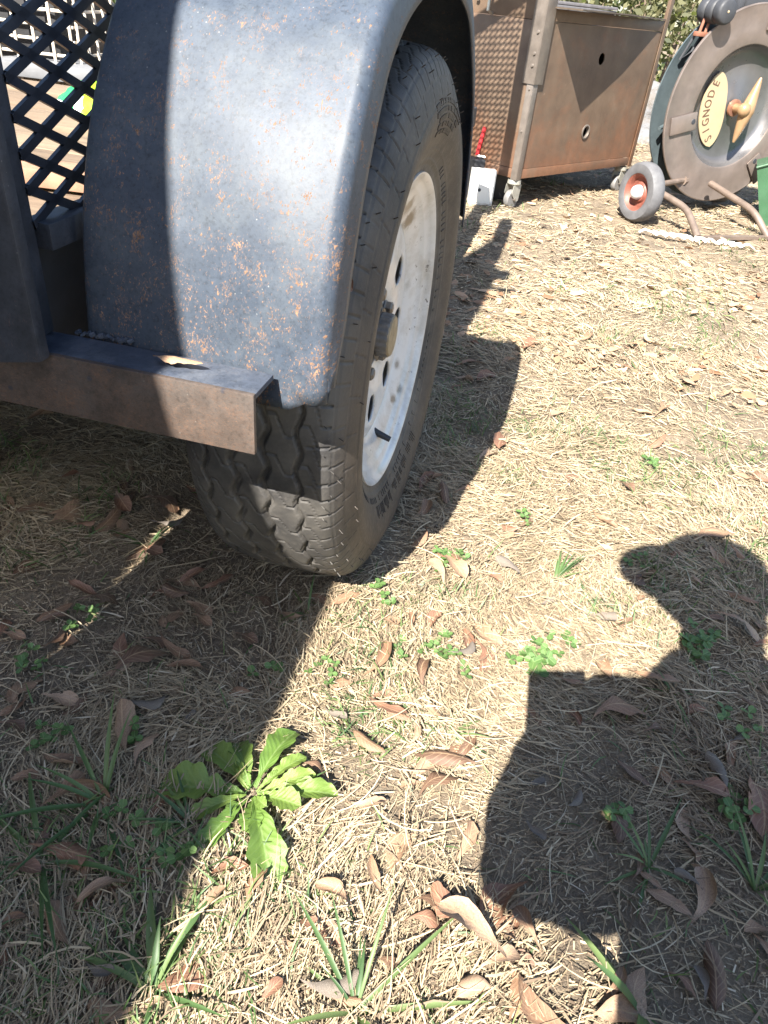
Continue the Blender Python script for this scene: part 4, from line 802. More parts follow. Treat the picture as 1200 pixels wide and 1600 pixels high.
for hz, hr in ((.285, .024),):
    mb = MB(); mb.lathe([(hr+.006, .0), (hr+.006, .003), (hr, .004), (hr-.001, .0), (hr-.001, -.012)], (.455, -.001, hz), (0, -1, 0), 28); mb.build('hole_rim', RS2, o, True)
mb = MB(); mb.box((.026, -.003, .120), (.905, .002, .1565), bev=.001); mb.build('bottom_lip', RS, CART, True)
mb = MB(); mb.box((.026, -.003, .6775), (.905, .002, .718), bev=.001); mb.build('top_lip', RS, CART, True)
LIPM = simple('lip_brown', (.10, .075, .055), .5, .2, .3, 15)
mb = MB(); P0 = [(.04, -.004, .719), (.05, -.128, .7195), (.46, -.075, .722), (.905, -.004, .719)]; mb.extrude(P0, (0, 0, .005)); mb.build('tapered_shelf', LIPM, CART)
me = bpy.data.meshes.new('side_panel'); mb = MB(); mb.box((-.002, .026, .158), (.003, .86, .676), bev=.001); mb.build('side_panel', RS, CART, True)
mb = MB(); mb.box((-.003, .026, .120), (.002, .86, .1565), bev=.001); mb.build('bottom_lip', RS, CART, True)
mb = MB(); mb.box((-.003, .026, .6775), (.002, .86, .98), bev=.001); mb.build('top_panel', RS, CART, True)
mb = MB(); mb.box((.006, .006, .122), (.90, .86, .128)); mb.build('floor_pan', RS, CART)
mb = MB(); mb.box((.90, .03, .13), (.905, .86, .676)); mb.build('side_panel', RS, CART); mb = MB(); mb.box((.01, .86, .13), (.90, .865, .98)); mb.build('back_panel', RS, CART)
def angle_post(name, x, y, sx, sy, z0, z1, w=.032, t_=.004, mat=RS2):
    mb = MB(); a, b_ = sorted((x, x+sx*w)); c, d_ = sorted((y, y+sy*t_)); mb.box((a, c, z0), (b_, d_, z1), bev=.0012)
    a, b_ = sorted((x, x+sx*t_)); c, d_ = sorted((y+sy*t_*1.02, y+sy*w)); mb.box((a, c, z0), (b_, d_, z1), bev=.0012); return mb.build(name, mat, CART, True)
cp = angle_post('corner_post', -.006, -.006, 1, 1, .115, .47); cp2 = angle_post('corner_doubler', -.010, -.010, 1, 1, .468, 1.25, w=.060)
angle_post('corner_post', .935, -.006, -1, 1, .115, 1.25, w=.03, mat=RS); angle_post('corner_post', .935, .89, -1, -1, .115, 1.25, w=.03, mat=RS); angle_post('corner_post', -.006, .89, 1, -1, .115, 1.25, w=.03, mat=RS)
for z_ in (.64, .57, .53): mb = MB(); mb.lathe([(0, .006), (.005, .005), (.0075, .0)], (-.010, .012, z_), (-1, 0, 0), 10); mb.build('rivet', RS2, cp2, True)
for z_ in (.45, .30): mb = MB(); mb.lathe([(0, .004), (.004, .003), (.005, .0)], (-.006, .010, z_), (-1, 0, 0), 10); mb.build('rivet', RS2, cp, True)
mb = MB(); mb.tube([(-.012, .33, .72), (-.03, .33, .74), (-.03, .31, .80), (-.012, .30, .82)], .006, 8); mb.tube([(-.012, .25, .68), (-.04, .25, .69), (-.04, .25, .78), (-.012, .25, .79)], .007, 8); mb.build('latch_handle', simple('zinc', (.5, .5, .48), .3, .9), CART, True)
CASM = simple('caster_grey', (.30, .29, .25), .5, .3, .25, 30); CASW = simple('caster_wheel', (.16, .155, .15), .6, 0, .3, 30)
for (xx, yy) in ((.022, .022), (.89, .022), (.89, .85), (.022, .85)):
    mb = MB(); mb.lathe([(.028, .114), (.030, .098), (.024, .092), (.0, .092)], (xx, yy, 0), (0, 0, 1), 20)
    for sg in (-1, 1):
        out = [(xx-.024, yy+sg*.019, .094), (xx+.026, yy+sg*.019, .094), (xx+.020, yy+sg*.019, .030), (xx+.002, yy+sg*.019, .026), (xx-.030, yy+sg*.019, .060)]
        mb.extrude(out, (0, sg*.003, 0))
    co = mb.build('caster', CASM, CART); mb = MB(); mb.lathe([(.0, -.014), (.012, -.014), (.034, -.013), (.037, -.006), (.037, .006), (.034, .013), (.012, .014), (0, .014)], (xx-.004, yy, .036), (0, 1, 0), 28); mb.build('wheel', CASW, co, True)
    mb = MB(); mb.tube([(xx-.004, yy-.024, .036), (xx-.004, yy+.024, .036)], .005, 8); mb.build('axle_bolt', RS2, co, True)
def cart_world(x, y, z): p = Vector((CX, CY, 0))+RF*x+LF*y; return (p.x, p.y, z)
# dark things heaped in the cart
mb = MB(); mb.box((-.14, -.1, 0), (.14, .1, .13), bev=.02); o = mb.build('tool_box', simple('toolbox_black', (.02, .02, .022), .4), None, True); o.location = cart_world(.30, .35, .70); o.rotation_euler = (0, 0, .9); tag(o, 'black tool box lying in the top of the rusty cart', 'tool box')
random.seed(4)
for k in range(5):
    mb = MB(); mb.box((-.20, -.13, 0), (.20, .13, .012), bev=.003); o = mb.build('slate_sheet', simple('slate_%d' % k, (.08+.012*k, .082+.01*k, .088+.01*k), .7, 0, .3, 30), None, True); o.location = cart_world(.62, .35, .680+.014*k); o.rotation_euler = (0, 0, .75+random.uniform(-.15, .15)); tag(o, 'thin grey sheet in the stack on the rusty cart, %s from the bottom' % ('first', 'second', 'third', 'fourth', 'fifth')[k], 'sheet', 'grey sheets stacked on the cart')
mb = MB(); mb.box((.02, .02, .60), (.89, .85, .672)); mb.build('inner_tray', RS, CART)
# white card box and a red handled tool left of the caster
WB = simple('white_plastic', (.74, .73, .68), .45, 0, .02, 20, 0)
def pxw(x, y, z): return (x, y, z)
t = tag(empty('white_box', (.272, 3.33, float(gz(.272, 3.33))), R(4)), 'small white box standing on the grass left of the cart caster', 'box')
mb = MB(); mb.box((-.052, 0, 0), (.052, .06, .140), bev=.003); mb.build('case', WB, t, True)
mb = MB(); mb.lathe([(0, .001), (.006, .0008), (.007, 0)], (-.012, -.0006, .062), (0, -1, 0), 16); mb.build('hole_plug', DARK, t)
mb = MB(); mb.box((-.10, -.06, 0), (.10, .07, .165), bev=.012); o = mb.build('black_case', simple('case_dark', (.015, .015, .017), .55), None, True); o.location = (.30, 3.50, 0); o.rotation_euler = (0, 0, R(20)); tag(o, 'black case standing behind the white box beside the cart', 'case')
t = tag(empty('hand_tool', (.262, 3.46, .1655), R(10)), 'red handled hand tool lying on the black case beside the cart', 'tool')
mb = MB(); mb.tube([(-.03, -.01, .01), (-.012, -.01, .12)], .009, 10); mb.build('handle', simple('tool_red', (.45, .03, .035), .35), t, True)
mb = MB(); mb.tube([(-.03, -.012, .008), (.028, -.03, .004)], .006, 8); mb.build('blade', simple('tool_steel', (.6, .6, .6), .25, .9), t, True)
# ---------------------------------------------------------------- strapping reel on its wheeled stand
AZ = R(154.74); NX = Vector((math.sin(AZ-math.pi/2), math.cos(AZ-math.pi/2), 0)); NN = Vector((math.sin(AZ), math.cos(AZ), 0)); RC = Vector((1.362, 3.693, .4326))
REEL = tag(empty('strapping_reel', (RC.x, RC.y, 0), math.atan2(NX.y, NX.x)), 'large steel strapping reel with lettered cream plate on a wheeled stand', 'reel cart')
# local: x right as seen from the front, -y towards the viewer, z up; centre of the front flange at (0,0,.4326)
RZ = .4326
FL = simple('flange_steel', (.205, .168, .148), .42, .5, .30, 7, .15); FLB = simple('flange_teal', (.085, .11, .12), .5, .25, .35, 9, .15); DISH = simple('dish_steel', (.15, .145, .145), .33, .6, .22, 6, .1)
ry = (0, -1, 0); rc_ = (0, 0, RZ)
RR_ = .3845
mb = MB(); mb.lathe([(.236, -.010), (.240, .0005), (.245, .003), (.300, .004), (.374, .003), (.380, .005), (RR_, .003), (RR_, -.004), (.374, -.006), (.236, -.012)], rc_, ry, 96); fl = mb.build('front_flange', FL, REEL, True)
mb = MB(); mb.lathe([(.2405, .001), (.232, -.018), (.218, -.040), (.200, -.048), (.150, -.049), (.060, -.046), (.050, -.040), (0, -.040)], rc_, ry, 96); mb.build('dish', DISH, REEL, True, 50)
mb = MB(); mb.lathe([(.10, 0), (.38, 0), (.3845, .002), (.3845, -.006), (.10, -.008)], (0, .088, RZ), ry, 96); mb.build('back_flange', FLB, REEL, True)
mb = MB(); mb.lathe([(.250, -.012), (.250, -.080)], rc_, ry, 64); mb.build('strap_coil', simple('coil_dark', (.05, .048, .05), .5, .3), REEL, True)
for k in range(6):
    a = R(60*k+15); mb = MB(); mb.tube([(.25*math.cos(a), .09, RZ+.25*math.sin(a)), (.37*math.cos(a), .045, RZ+.37*math.sin(a))], .008, 8); mb.build('spoke', FLB, REEL, True)
# clamp tabs
def tab(u, v, ang, L, wd):
    mb = MB(); M = Matrix.Translation((u, -.006, RZ+v)) @ Matrix.Rotation(-ang, 4, 'Y'); mb.box((-L/2, -.009, -wd/2), (L/2, .0, wd/2), M, bev=.006); o = mb.build('clamp_tab', FL, REEL, True)
    mb = MB(); mb.lathe([(0, .0014), (.010, .0012), (.011, 0)], M @ Vector((L*.36, -.0092, 0)), ry, 14); mb.build('slot', DARK, o); return o
tab(-.283, -.068, R(13), .135, .072); tab(.232, -.239, R(134), .125, .072); tab(.05, .335, R(-98), .10, .07)
# cream oval plate with the lettering
CRM = simple('cream_plate', (.34, .275, .17), .42, 0, .08, 15, .03)
def lens(n=40):
    P = []
    for k in range(n+1):     # left arc bows out, right edge nearly straight
        a = -1+2*k/n; P.append((-.052*(1-a*a)**.62-.0*a, a*.150))
    for k in range(1, n): a = 1-2*k/n; P.append((.034*(1-abs(a)**3.0)**.7, a*.150))
    return P
pl_rot = R(-24); Ml = Matrix.Translation((-.082, .044, RZ-.015)) @ Matrix.Rotation(R(-13), 4, 'Y')
mb = MB(); mb.extrude([Ml @ Vector((p[0]*1.6, 0, p[1])) for p in lens()], (0, -.006, 0)); plate = mb.build('name_plate', CRM, REEL)
INK = simple('letter_ink', (.10, .055, .035), .6, 0, .1)
txt = 'SIGNODE'
for i, ch in enumerate(txt):
    cu = bpy.data.curves.new('letter', 'FONT'); cu.body = ch; cu.size = .052; cu.extrude = .0008; cu.align_x = 'CENTER'; cu.align_y = 'CENTER'
    to = bpy.data.objects.new('letter', cu); COL.objects.link(to); dg = bpy.context.evaluated_depsgraph_get(); me = bpy.data.meshes.new_from_object(to.evaluated_get(dg)); bpy.data.objects.remove(to)
    q = -1+2*(i+.5)/7*.99; a = q*.86; zz = a*.150; xx = -.052*1.6*(1-a*a)**.62+.036
    slope = math.atan2(.052*1.15*.62*2*a*(1-a*a)**(-.38), .150)
    # letters stand in the plate plane: baseline runs upwards, tops point left
    Mt = Ml @ Matrix.Translation((xx, -.0068, zz)) @ Matrix.Rotation(slope, 4, 'Y') @ Matrix.Rotation(R(-90), 4, 'Y') @ Matrix.Rotation(R(90), 4, 'X') @ Matrix.Scale(.82, 4, (1, 0, 0))
    me.transform(Mt); me.materials.clear(); me.materials.append(INK); lo = bpy.data.objects.new('letter', me); COL.objects.link(lo); lo.parent = plate
# wooden hand crank
WD = simple('turned_wood', (.24, .15, .08), .35, 0, .2, 25, .05)
mb = MB(); mb.lathe([(0, .062), (.013, .060), (.024, .052), (.029, .040), (.028, .028), (.020, .016), (.018, -.04)], (.008, .0, RZ), ry, 28); hb = mb.build('crank_hub', WD, REEL, True)
hd = Vector((.036, 0, .262)).normalized(); pts = []; rads = []
for k in range(25): q = -1+2*k/24; p = Vector((.034, -.028, RZ-.003))+hd*q*.128; pts.append(p); rads.append(.005+.027*(1-abs(q))**.8)
mb = MB(); mb.tube(pts, rads, 16); cr = mb.build('crank_handle', WD, REEL, True); 
mb = MB(); mb.lathe([(.034, .0), (.034, .012), (.026, .014), (0, .014)], (.008, .030, RZ), ry, 24); mb.build('shaft_collar', simple('copper', (.42, .22, .15), .4, .7), REEL, True)
# guide rollers and bracket at the top left
BLR = simple('roller_black', (.035, .037, .042), .6, 0, .25, 30)
rx, rz_ = -.262, RZ+.335
for k in range(3):
    mb = MB(); y0 = .085-k*.050; mb.lathe([(0, 0), (.038, .001), (.044, .006), (.045, .014), (.045, .034), (.042, .042), (.036, .046), (0, .046)], (rx-.004*k, y0, rz_), ry, 32); ro = mb.build('guide_roller', BLR, REEL, True, 45)
mb = MB(); mb.lathe([(0, .003), (.004, .002), (.005, 0)], (rx-.008, -.061, rz_), ry, 10); mb.build('roller_pin', CRM, REEL)
COP = simple('orange_bracket', (.25, .11, .07), .5, .1)
mb = MB(); mb.box((-.318, .02, RZ+.245), (-.262, .05, RZ+.262), bev=.004); mb.tube([(-.300, .035, RZ+.258), (-.292, .035, RZ+.31)], .006, 8); mb.tube([(-.275, .03, RZ+.258), (-.268, .03, RZ+.31)], .006, 8); mb.build('roller_bracket', COP, REEL, True)
mb = MB(); mb.tube([(-.30, .055, RZ+.25), (-.33, .07, RZ+.16), (-.29, .06, RZ+.19), (-.27, .05, RZ+.25)], .006, 8); mb.build('strap_guide', BLR, REEL, True)
mb = MB(); mb.box((-.16, .01, RZ+.335), (-.13, .06, RZ+.385), bev=.004); mb.box((-.128, .0, RZ+.352), (.10, .05, RZ+.392), bev=.003); mb.build('top_bracket', BLR, REEL, True)
# stand
def rl(p): d = Vector(p)-RC; return Vector((d.dot(NX), -d.dot(NN), p[2]))
TUB = simple('stand_tube', (.17, .13, .105), .5, .3, .3, 20, .2)
def bend(P, r_=.014):
    P = [rl(p) for p in P]; out = [P[0]]
    for a, b_, c in zip(P, P[1:], P[2:]):
        for k in range(7):
            q = k/6; l1 = min(.05, (a-b_).length*.45); l2 = min(.05, (c-b_).length*.45); s_ = b_+(a-b_).normalized()*l1; e_ = b_+(c-b_).normalized()*l2; out.append(s_*(1-q)**2+b_*2*q*(1-q)+e_*q*q)
    out.append(P[-1]); mb = MB(); mb.tube(out, r_, 12); return mb.build('stand_tube', TUB, REEL, True)
bend([(.985, 3.44, .135), (1.13, 3.245, .090), (1.158, 3.095, .014)]); bend([(1.33, 3.62, .135), (1.445, 3.335, .092), (1.50, 3.235, .014)])
mb = MB(); mb.box((0, -.012, 0), (1, .012, .010)); bm = mb.bm
A_, B_ = rl((1.158, 3.095, .012)), rl((1.50, 3.235, .012)); dd = (B_-A_).normalized(); s2 = Vector((-dd.y, dd.x, 0))
for vv, (q, sg, hh) in zip(bm.verts, ((0, -1, 0), (1, -1, 0), (1, 1, 0), (0, 1, 0), (0, -1, 1), (1, -1, 1), (1, 1, 1), (0, 1, 1))): vv.co = A_+(B_-A_)*q+s2*sg*.014+Vector((0, 0, .012*hh-.004))
mb.build('foot_bar', TUB, REEL)
mb = MB(); mb.tube([rl((.96, 3.36, .135)), rl((1.20, 3.62, .135)), rl((1.46, 3.87, .135))], .012, 10); mb.build('axle', TUB, REEL, True)
mb = MB(); mb.tube([rl((1.20, 3.62, .135)), rl((1.36, 3.80, .135)), rl((1.40, 3.805, RZ))], .02, 10); mb.tube([rl((1.40, 3.805, RZ)), Vector((0, .02, RZ))], .018, 10); mb.build('upright', TUB, REEL, True)
RBR = simple('grey_rubber', (.10, .10, .105), .7, 0, .25, 30); RED = simple('red_hub', (.20, .065, .045), .55, 0, .35, 25); CHR = simple('hub_white', (.5, .52, .53), .25, .2, .05)
for (p, d_) in (((.948, 3.335, .118), (-.90, -.43, 0)), ((1.46, 3.87, .133), (.72, .69, 0))):
    c_ = rl(p); q = Vector(d_); ax_ = Vector((q.dot(NX), -q.dot(NN), 0)).normalized()
    mb = MB(); mb.lathe([(.072, -.030), (.106, -.032), (.116, -.021), (.119, 0), (.116, .021), (.108, .031), (.086, .034), (.074, .030), (.071, .019), (.071, -.02)], c_, ax_, 56, close=True); wo = mb.build('wheel', RBR, REEL, True)
    mb = MB(); mb.lathe([(0, .014), (.036, .014), (.043, .004), (.058, .006), (.066, .023), (.074, .029), (.074, -.028), (0, -.028)], c_, ax_, 40); mb.build('rim', RED, wo, True)
    mb = MB(); mb.lathe([(0, .050), (.014, .047), (.024, .038), (.029, .024), (.029, .012)], c_, ax_, 28); mb.build('hub_cap', CHR, wo, True)
# green metal hopper at the right edge, white straps on the grass
GRN = simple('green_paint', (.03, .085, .04), .45, 0, .2, 12, .1)
t = tag(empty('green_hopper', (1.565, 3.45, 0), R(-20)), 'dark green sheet metal hopper at the right edge behind the reel foot', 'hopper')
mb = MB(); A = [(-.115, 0, .235), (.40, 0, .47), (.40, 0, .012), (-.02, 0, .012)]; mb.extrude(A, (0, .28, 0)); mb.build('body', GRN, t)
mb = MB(); mb.tube([(-.118, -.004, .238), (.40, -.004, .475)], .006, 8); mb.build('rolled_edge', GRN, t, True)
SW = simple('white_strap', (.80, .80, .76), .4, 0, .08)
random.seed(12)
t = tag(empty('white_strap', (1.11, 3.04, float(gz(1.11, 3.04)))), 'tangled white plastic strapping lying on the grass before the reel stand', 'strap')
for k in range(7):
    mb = MB(); x0 = -.20+k*.055; ln = random.uniform(.10, .16); pts = []
    for q in range(7): pts.append((x0+ln*q/6, .035-.16*(x0+.2+ln*q/6)+.014*math.sin(q*1.7+k*2), .010+.012*abs(math.sin(q*1.1+k))))
    for a, b_ in zip(pts, pts[1:]):
        p = [Vector((a[0], a[1]-.007, a[2])), Vector((b_[0], b_[1]-.007, b_[2])), Vector((b_[0], b_[1]+.007, b_[2]+.003)), Vector((a[0], a[1]+.007, a[2]+.003))]; mb.extrude(p, (0, 0, .0012))
    mb.build('strap_strand', SW, t)
# ---------------------------------------------------------------- behind: rocks, shrubs, wood edge
random.seed(21)
m, nt, b = newmat('pale_rock'); v = coords(nt); ROCK = m
nt.links.new(mixc(nt, ramp(nt, nz(nt, v, 9, 7, .7), [(.45, gray(0)), (.6, gray(.7))]), ramp(nt, nz(nt, v, 3, 6, .6), [(.3, (.11, .11, .115)), (.7, (.22, .22, .22))]), (.12, .10, .08)), b.inputs['Base Color']); b.inputs['Roughness'].default_value = .9; bump(nt, b, nz(nt, v, 14, 8, .7), .8, .03)
def rock(x, y, sx, sy, sz, label, seed):
    bm = bmesh.new(); bmesh.ops.create_icosphere(bm, subdivisions=4, radius=1); off = Vector((seed*3.1, seed*1.7, seed))
    for q in bm.verts:
        n_ = mnoise.noise(q.co*1.3+off)*.35+mnoise.noise(q.co*3.1+off)*.16+mnoise.noise(q.co*7+off)*.06; q.co *= 1+n_; q.co.z = max(q.co.z, -.35)
        q.co = Vector((q.co.x*sx, q.co.y*sy, (q.co.z+.25)*sz))
    me = bpy.data.meshes.new('rock'); bm.to_mesh(me); bm.free(); o = link('rock', me, ROCK, None, True); o.location = (x, y, -.03); o.rotation_euler = (0, 0, seed); tag(o, label, 'rock', 'rocks behind the cart'); return o
for i, (x, y, sx, sy, sz, lb) in enumerate([(1.72, 6.6, .35, .28, .26, 'pale grey rock seen between the cart post and the reel'), (2.02, 6.9, .30, .3, .34, 'tall pale rock right of the cart post under the shrub'), (1.40, 7.2, .4, .3, .5, 'large grey rock behind the right post of the cart'), (2.5, 7.0, .4, .35, .3, 'broad pale rock hidden behind the reel'), (1.0, 7.6, .5, .4, .55, 'big grey rock behind the top of the cart'), (1.55, 5.9, .12, .1, .09, 'small pale stone on the leaf litter right of the cart'), (1.78, 5.6, .09, .1, .07, 'smallest pale stone near the reel in the leaf litter')]): rock(x, y, sx, sy, sz, lb, i+1)
FOL = leafmat('shrub_leaf', [(0, (.06, .068, .04)), (.5, (.13, .128, .065)), (1, (.23, .205, .12))], .3)
FOLD = leafmat('wood_leaf', [(0, (.03, .05, .02)), (.5, (.07, .09, .035)), (1, (.16, .14, .06))], .3)
BARK = simple('bark', (.16, .12, .09), .9, 0, .3, 20, .5)
def crown(name, c, s, n, size, mat, parent, kind=None, seed=0):
    g = np.random.default_rng(seed); nb = 14; cen = g.normal(0, .42, (nb, 3)); k = g.integers(0, nb, n); p = cen[k]+g.normal(0, .23, (n, 3)); p = p*np.array(s)+np.array(c); p[:, 2] = np.maximum(p[:, 2], .03)
    a = g.uniform(0, 6.28, n); b_ = g.uniform(-1.2, 1.2, n); L = size*g.uniform(.5, 1.3, n)
    d = np.stack([np.cos(a)*np.cos(b_), np.sin(a)*np.cos(b_), np.sin(b_)], -1)*L[:, None]; s_ = np.cross(d, g.normal(0, 1, (n, 3))); s_ /= np.linalg.norm(s_, axis=1)[:, None]+1e-9; s_ *= (L*.28)[:, None]
    V = np.stack([p, p+d*.5+s_, p+d, p+d*.5-s_], 1).reshape(-1, 3); F = np.arange(4*n).reshape(n, 4); me = np_mesh(name, V, F, 4)
    ca = me.color_attributes.new('tone', 'FLOAT_COLOR', 'POINT'); tt = np.clip(.5+.25*(cen[k][:, 0])+g.normal(0, .22, n), 0, 1); ca.data.foreach_set('color', np.repeat(np.stack([tt, tt, tt, np.ones(n)], -1), 4, 0).astype(np.float32).ravel())
    o = link(name, me, mat, parent)
    if kind: o['kind'] = kind
    return o
def shrub(x, y, h, r_, label, seed, mat=FOL):
    t = tag(empty('shrub', (x, y, 0)), label, 'shrub', 'shrubs behind the cart'); random.seed(seed)
    for k in range(6):
        a = random.uniform(0, 6.28); mb = MB(); mb.tube([(0, 0, 0), (.3*r_*math.cos(a), .3*r_*math.sin(a), h*.4), (.7*r_*math.cos(a+.3), .7*r_*math.sin(a+.3), h*.95)], [.018, .012, .004], 6); mb.build('stem', BARK, t, True)
    crown('foliage', (0, 0, h*.55), (r_, r_, h*.5), 2600, .075, mat, t, seed=seed)
shrub(2.1, 7.9, 1.6, .75, 'yellow green shrub above the pale rocks right of the cart post', 1); shrub(1.25, 8.3, 1.7, .8, 'yellow green shrub behind the top of the rusty cart', 2); shrub(2.9, 8.6, 1.9, .9, 'yellow green shrub behind the reel rollers', 3); shrub(.3, 8.8, 1.6, .9, 'olive shrub hidden behind the cart and fender', 4, FOLD)
random.seed(30)
for i in range(7):
    x = -9+i*3.1+random.uniform(-.8, .8); y = 15+random.uniform(-2, 3); h = random.uniform(6, 9)
    t = tag(empty('woodland_tree', (x, y, 0)), ['%s woodland tree standing beyond the shrubs, far left', '%s woodland tree left of the cart, behind the olive shrub', '%s woodland tree straight behind the fender', '%s woodland tree behind the cart', '%s woodland tree behind the reel', '%s woodland tree right of the reel', '%s woodland tree at the far right'][i] % ('tall' if h > 7.5 else 'low'), 'tree', 'trees at the wood edge'); mb = MB(); mb.tube([(0, 0, -.1), (.1, 0, h*.4), (.0, .1, h*.9)], [.16, .12, .03], 10); mb.build('trunk', BARK, t, True); crown('crown', (0, 0, h*.68), (1.9, 1.9, h*.3), 2200, .30, FOLD, t, seed=40+i)
crown('undergrowth', (1.5, 12.5, .5), (6.5, 1.2, .9), 9000, .14, FOLD, None, 'stuff', 77)
# ---------------------------------------------------------------- out of the frame: unseen blockers added to throw the big shade on the left
# unseen sheet added beside the trailer, top edge shaped to draw the shade line
def tloc(x, y): return (HUBX+x*math.cos(YAW)+y*math.sin(YAW), HUBY-x*math.sin(YAW)+y*math.cos(YAW))
t = tag(empty('shade_sheet', (*tloc(-.29, -.5), 0), -YAW), 'unseen dark sheet added left of the photographer to cast the shade', 'sheet')
mb = MB(); mb.extrude([(-.004, -2.7, .275), (-.004, .04, .275), (-.004, .04, 1.98), (-.004, -1.14, 1.755), (-.004, -2.7, 1.74)], (.004, 0, 0)); mb.build('sheet', DARK, t)
mb = MB(); mb.box((-.004, .0405, .275), (0, .13, .386)); mb.build('front_tongue', DARK, t)  # added tongue, narrows the light streak on the ground
for y0, y1 in ((-2.7, -.105), (-.045, .04)): mb = MB(); mb.box((-.0045, y0, .15), (.0005, y1, .2745)); mb.build('lower_edge', DARK, t)  # gap left between the strips to let a light streak through
for yy in (-2.5, -1.5): mb = MB(); mb.box((-.05, yy, -.02), (.05, yy+.04, .1495)); mb.build('foot', DARK, t)
t = tag(empty('shade_block', (*tloc(0, 0), 0), -YAW), 'unseen board block added behind and left of the photographer for shade', 'shade_block'); SID = simple('block_board', (.22, .19, .16), .8, 0, .2, 6)  # unseen block added to keep the left ground in shade
for k in range(16):
    mb = MB(); mb.box((-4.4, -6.3, k*.2), (-.876, -2.95, k*.2+.197)); mb.build('block_course', SID, t)
mb = MB(); mb.extrude([(-4.45, -6.4, 3.2), (-.876, -6.4, 3.2), (-2.6, -6.4, 3.5)], (0, 3.45, 0)); mb.build('block_top', DARK, t)
# ---------------------------------------------------------------- the photographer, kneeling behind the camera
def skin(name, J, E, root, mat, parent, sub=2):
    me = bpy.data.meshes.new(name); keys = list(J); ix = {k: i for i, k in enumerate(keys)}; me.from_pydata([J[k][0] for k in keys], [(ix[a], ix[b_]) for a, b_ in E], [])
    o = link(name, me, mat, parent); md = o.modifiers.new('skin', 'SKIN'); 
    for k in keys:
        q = me.skin_vertices[0].data[ix[k]]; r_ = J[k][1]; q.radius = r_ if isinstance(r_, tuple) else (r_, r_); q.use_root = (k == root)
    s_ = o.modifiers.new('sub', 'SUBSURF'); s_.levels = sub+1; s_.render_levels = sub+1
    tx = bpy.data.textures.new('cloth_folds', 'CLOUDS'); tx.noise_scale = .07; dm = o.modifiers.new('folds', 'DISPLACE'); dm.texture = tx; dm.strength = .035; dm.mid_level = .5; me.materials.clear(); me.materials.append(mat); return o
CLO = simple('dark_jacket', (.05, .055, .07), .85); SKN = simple('skin', (.45, .28, .20), .55, 0, .08); JEAN = simple('denim', (.06, .08, .13), .85); HAIR = simple('hair_brown', (.05, .03, .02), .6)
PER = tag(empty('person', (.19, -.30, 0)), 'person kneeling in a dark jacket and cap holding up a phone', 'person')
off = Vector((.19, -.30, 0))
J = {'pelvis': ((.20, -.33, .36), (.15, .11)), 'waist': ((.170, -.255, .55), (.125, .095)), 'chest': ((.130, -.250, .78), (.150, .10)), 'upper': ((.125, -.222, .865), (.10, .065)), 'neck': ((.130, -.208, .985), .056), 'head0': ((.118, -.198, 1.055), .070), 'head1': ((.114, -.186, 1.12), .084), 'head2': ((.113, -.178, 1.175), .066),
     'shL': ((-.030, -.205, .845), .070), 'elL': ((-.056, -.158, .600), .062), 'wrL': ((.075, -.165, .610), .044), 'shR': ((.27, -.185, .855), .060), 'elR': ((.27, -.10, .66), .048), 'wrR': ((.030, -.062, .655), .032),
     'hipL': ((.12, -.32, .33), .088), 'knL': ((.10, -.02, .075), .060), 'anL': ((.10, -.40, .055), .042), 'toL': ((.10, -.52, .045), .035), 'hipR': ((.29, -.32, .33), .088), 'knR': ((.33, .0, .075), .060), 'anR': ((.31, -.37, .055), .042), 'toR': ((.31, -.49, .045), .035)}
E = [('pelvis', 'waist'), ('waist', 'chest'), ('chest', 'upper'), ('upper', 'neck'), ('neck', 'head0'), ('head0', 'head1'), ('head1', 'head2'), ('upper', 'shL'), ('shL', 'elL'), ('elL', 'wrL'), ('upper', 'shR'), ('shR', 'elR'), ('elR', 'wrR'), ('pelvis', 'hipL'), ('hipL', 'knL'), ('knL', 'anL'), ('anL', 'toL'), ('pelvis', 'hipR'), ('hipR', 'knR'), ('knR', 'anR'), ('anR', 'toR')]
J = {k: (tuple(Vector(p)-off), r_) for k, (p, r_) in J.items()}
skin('body', J, E, 'pelvis', CLO, PER)
# face, hands, cap
H0 = Vector((.112, -.186, 1.12))-off; fd = Vector((-.75, .62, -.25)).normalized()      # looking down to the left
sd_ = fd.cross(Vector((0, 0, 1))).normalized(); up_ = sd_.cross(fd)
mb = MB(); mb.lathe([(0, .103), (.03, .099), (.055, .082), (.068, .05), (.070, .02), (.062, .0)], H0, fd, 24); mb.build('face', SKN, PER, True)
mb = MB(); mb.tube([H0+fd*.095+up_*.02, H0+fd*.118-up_*.012, H0+fd*.095-up_*.02], [.008, .013, .008], 8); mb.build('nose', SKN, PER, True)
for sg in (-1, 1):
    mb = MB(); mb.lathe([(0, .006), (.007, .004), (.010, 0)], H0+fd*.085+up_*.022+sd_*sg*.03, fd, 12); mb.build('eye', simple('eye_white', (.7, .7, .7), .3), PER, True)
    mb = MB(); mb.lathe([(0, .014), (.016, .010), (.024, 0), (0, -.004)], H0+sd_*sg*.078, sd_*sg, 14); mb.build('ear', SKN, PER, True)
mb = MB(); mb.tube([H0+fd*.088-up_*.042-sd_*.02, H0+fd*.094-up_*.045, H0+fd*.088-up_*.042+sd_*.02], .005, 6); mb.build('mouth', simple('lips', (.35, .14, .12), .5), PER, True)
mb = MB(); mb.lathe([(.091, -.005), (.094, .02), (.089, .055), (.066, .082), (.035, .094), (0, .097)], H0+up_*.02, up_, 28); capo = mb.build('cap', simple('cap_dark', (.04, .04, .05), .8), PER, True)
